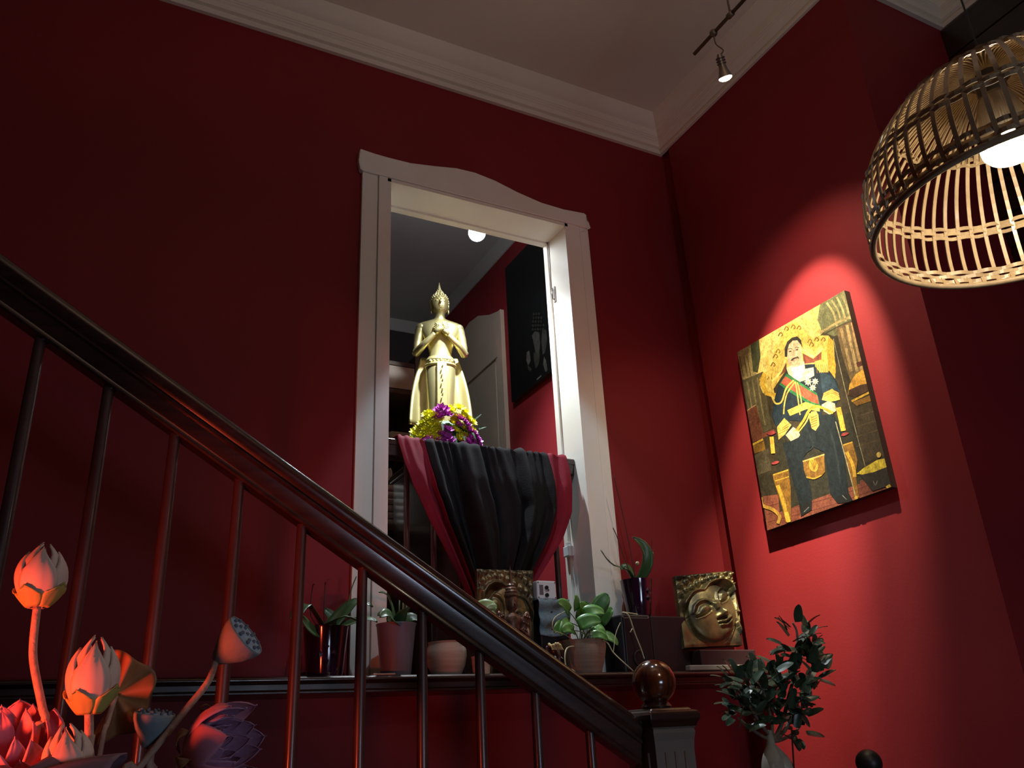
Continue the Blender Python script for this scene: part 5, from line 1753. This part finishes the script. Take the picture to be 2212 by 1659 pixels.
# pink lotus at the left edge
lp = thing('pink_lotus', 'bright pink lotus at the left edge with spread petals', 'flower', VM, 'artificial lotus stems in the tall vase')
pb = q_(22, 1672, .05)
pdv = (q_(18, 1590, .0) - pb).normalized()
axp = basis(pdv, (0, -1, 0))
for ring, (n_, h, r1, w_) in enumerate(((7, .085, .085, .52), (7, .095, .060, .50), (6, .10, .038, .55))):
    for i in range(n_):
        addpetal(2 * PI * i / n_ + ring * .4, h, r1, w_, 'lotus_pink', par=lp, base=pb, axx=axp)
MB().tube(smoothpath([VM, q_(40, 1720, .04), pb], 6), .006, 10).build('stem', 'lotus_stem', lp, smooth=True)

# broad dark leaf low left, dried fan leaf
lf = thing('lotus_leaf', 'broad dark mauve lotus leaf at the bottom left corner', 'leaf', VM, 'artificial lotus leaves in the tall vase')


def big(i, j):
    a = 2 * PI * j
    r = .001 + .135 * i * (1 + .07 * math.sin(5 * a) + .04 * math.sin(9 * a))
    c_ = q_(24, 1690, -.14)
    return c_ + Vector((r * math.cos(a), r * .8 * math.sin(a) * .75, r * .30 * math.cos(a - .2) + .018 * math.cos(7 * a) * i - .03 * i * i + .10 * i * max(0, math.sin(a)) ** 1.0 * .35))


MB().grid(big, 12, 56).build('blade', 'dark_leaf', lf, smooth=True, solid=.0014)
MB().tube(smoothpath([VM, q_(34, 1760, -.1), q_(28, 1672, -.14)], 6), .006, 8).build('stem', 'lotus_stem', lf, smooth=True)
df = thing('dry_lotus_leaf', 'folded orange-brown dried lotus leaf behind the second bud', 'leaf', VM, 'artificial lotus leaves in the tall vase')
fb_ = q_(250, 1502, .05)


def fan(i, j):
    a = math.radians(118 - 235 * j)
    r = (.004 + .062 * i) * (1 + .10 * math.sin(j * 21) * i)
    return fb_ + Vector((r * math.cos(a) * .95, .018 * math.sin(j * 24) * i + .02 * i, r * math.sin(a) * 1.08))


MB().grid(fan, 10, 60).build('blade', 'dry_leaf', df, smooth=True, solid=.0012)
MB().tube(smoothpath([VM, q_(210, 1659, .03), q_(232, 1560, .04), fb_], 6), .0045, 8).build('stem', 'lotus_stem', df, smooth=True)

# ------------------------------------------------------------------ fittings out of the picture; window and bowl only dress the added fill lights
wn = thing('added_window', 'added unseen window around the cool fill light behind the viewer', 'window', (1.7, -2.6, .70))
del wn['category']
struct(wn)
for a_, b_ in (((1.10, -2.599, .70), (2.30, -2.565, .76)), ((1.10, -2.599, 1.34), (2.30, -2.565, 1.40)), ((1.10, -2.599, .76), (1.18, -2.565, 1.34)), ((2.22, -2.599, .76), (2.30, -2.565, 1.34))):
    MB().box(a_, b_).build('frame', 'white_paint', wn)
MB().box((1.18, -2.599, .76), (2.22, -2.590, 1.34)).build('pane', 'white_plastic', wn)
ub = thing('fill_light_bowl', 'added unseen metal bowl under the warm ceiling fill light', 'lamp', (1.0, .4, 3.62))  # added beneath the warm fill light, unseen
MB().lathe([(.02, 0), (.23, .02), (.39, .07), (.45, .12), (.435, .12), (.375, .08), (.21, .035), (.02, .02)], (1.0, .4, 3.60), 40, caps=False).build('bowl', 'brushed_metal', ub, smooth=True)
for k in range(3):
    a = 2 * PI * k / 3
    MB().tube([(1.0 + .44 * math.cos(a), .4 + .44 * math.sin(a), 3.72), (1.0 + .05 * math.cos(a), .4 + .05 * math.sin(a), CZ - .001)], .003, 6).build('wire', 'track_metal', ub)
cs_ = thing('ceiling_spotlight', 'small spotlight on the ceiling aimed at the ledge', 'lamp', (1.35, 1.85, CZ))
MB().lathe([(.001, 0), (.05, 0), (.05, -.02), (.001, -.02)], (1.35, 1.85, CZ - .001), 20).build('rose', 'brushed_metal', cs_)
MB().tube([(1.35, 1.85, CZ - .02), (1.35, 1.85, 4.60)], .006, 8).build('stem', 'brushed_metal', cs_)
sd_ = (Vector((1.75, 3.25, 1.35)) - Vector((1.35, 1.85, 4.5))).normalized()
MB().lathe([(.001, -.11), (.030, -.11), (.036, -.06), (.045, -.01), (.040, -.01), (.030, -.06)], (1.35, 1.85, 4.50), 20, basis(sd_), caps=False).build('head', 'brushed_metal', cs_, smooth=True)
rl = thing('red_stand_lamp', 'small red lamp on a slim stand beside the lotus vase', 'lamp', (-.53, 1.33, 0))
MB().lathe([(.001, .001), (.11, .001), (.11, .014), (.012, .02), (.001, .02)], (-.53, 1.33, 0), 24).build('foot', 'black_satin', rl)
MB().tube([(-.53, 1.33, .015), (-.53, 1.33, 1.06)], .009, 8).build('pole', 'black_satin', rl, smooth=True)
rd_ = (Vector((.06, 1.72, 1.37)) - Vector((-.50, 1.34, 1.12))).normalized()
MB().lathe([(.001, -.10), (.030, -.10), (.036, -.02), (.042, -.004), (.038, -.004), (.030, -.03)], (-.50, 1.34, 1.12), 20, basis(rd_), caps=False).build('head', 'black_satin', rl, smooth=True)
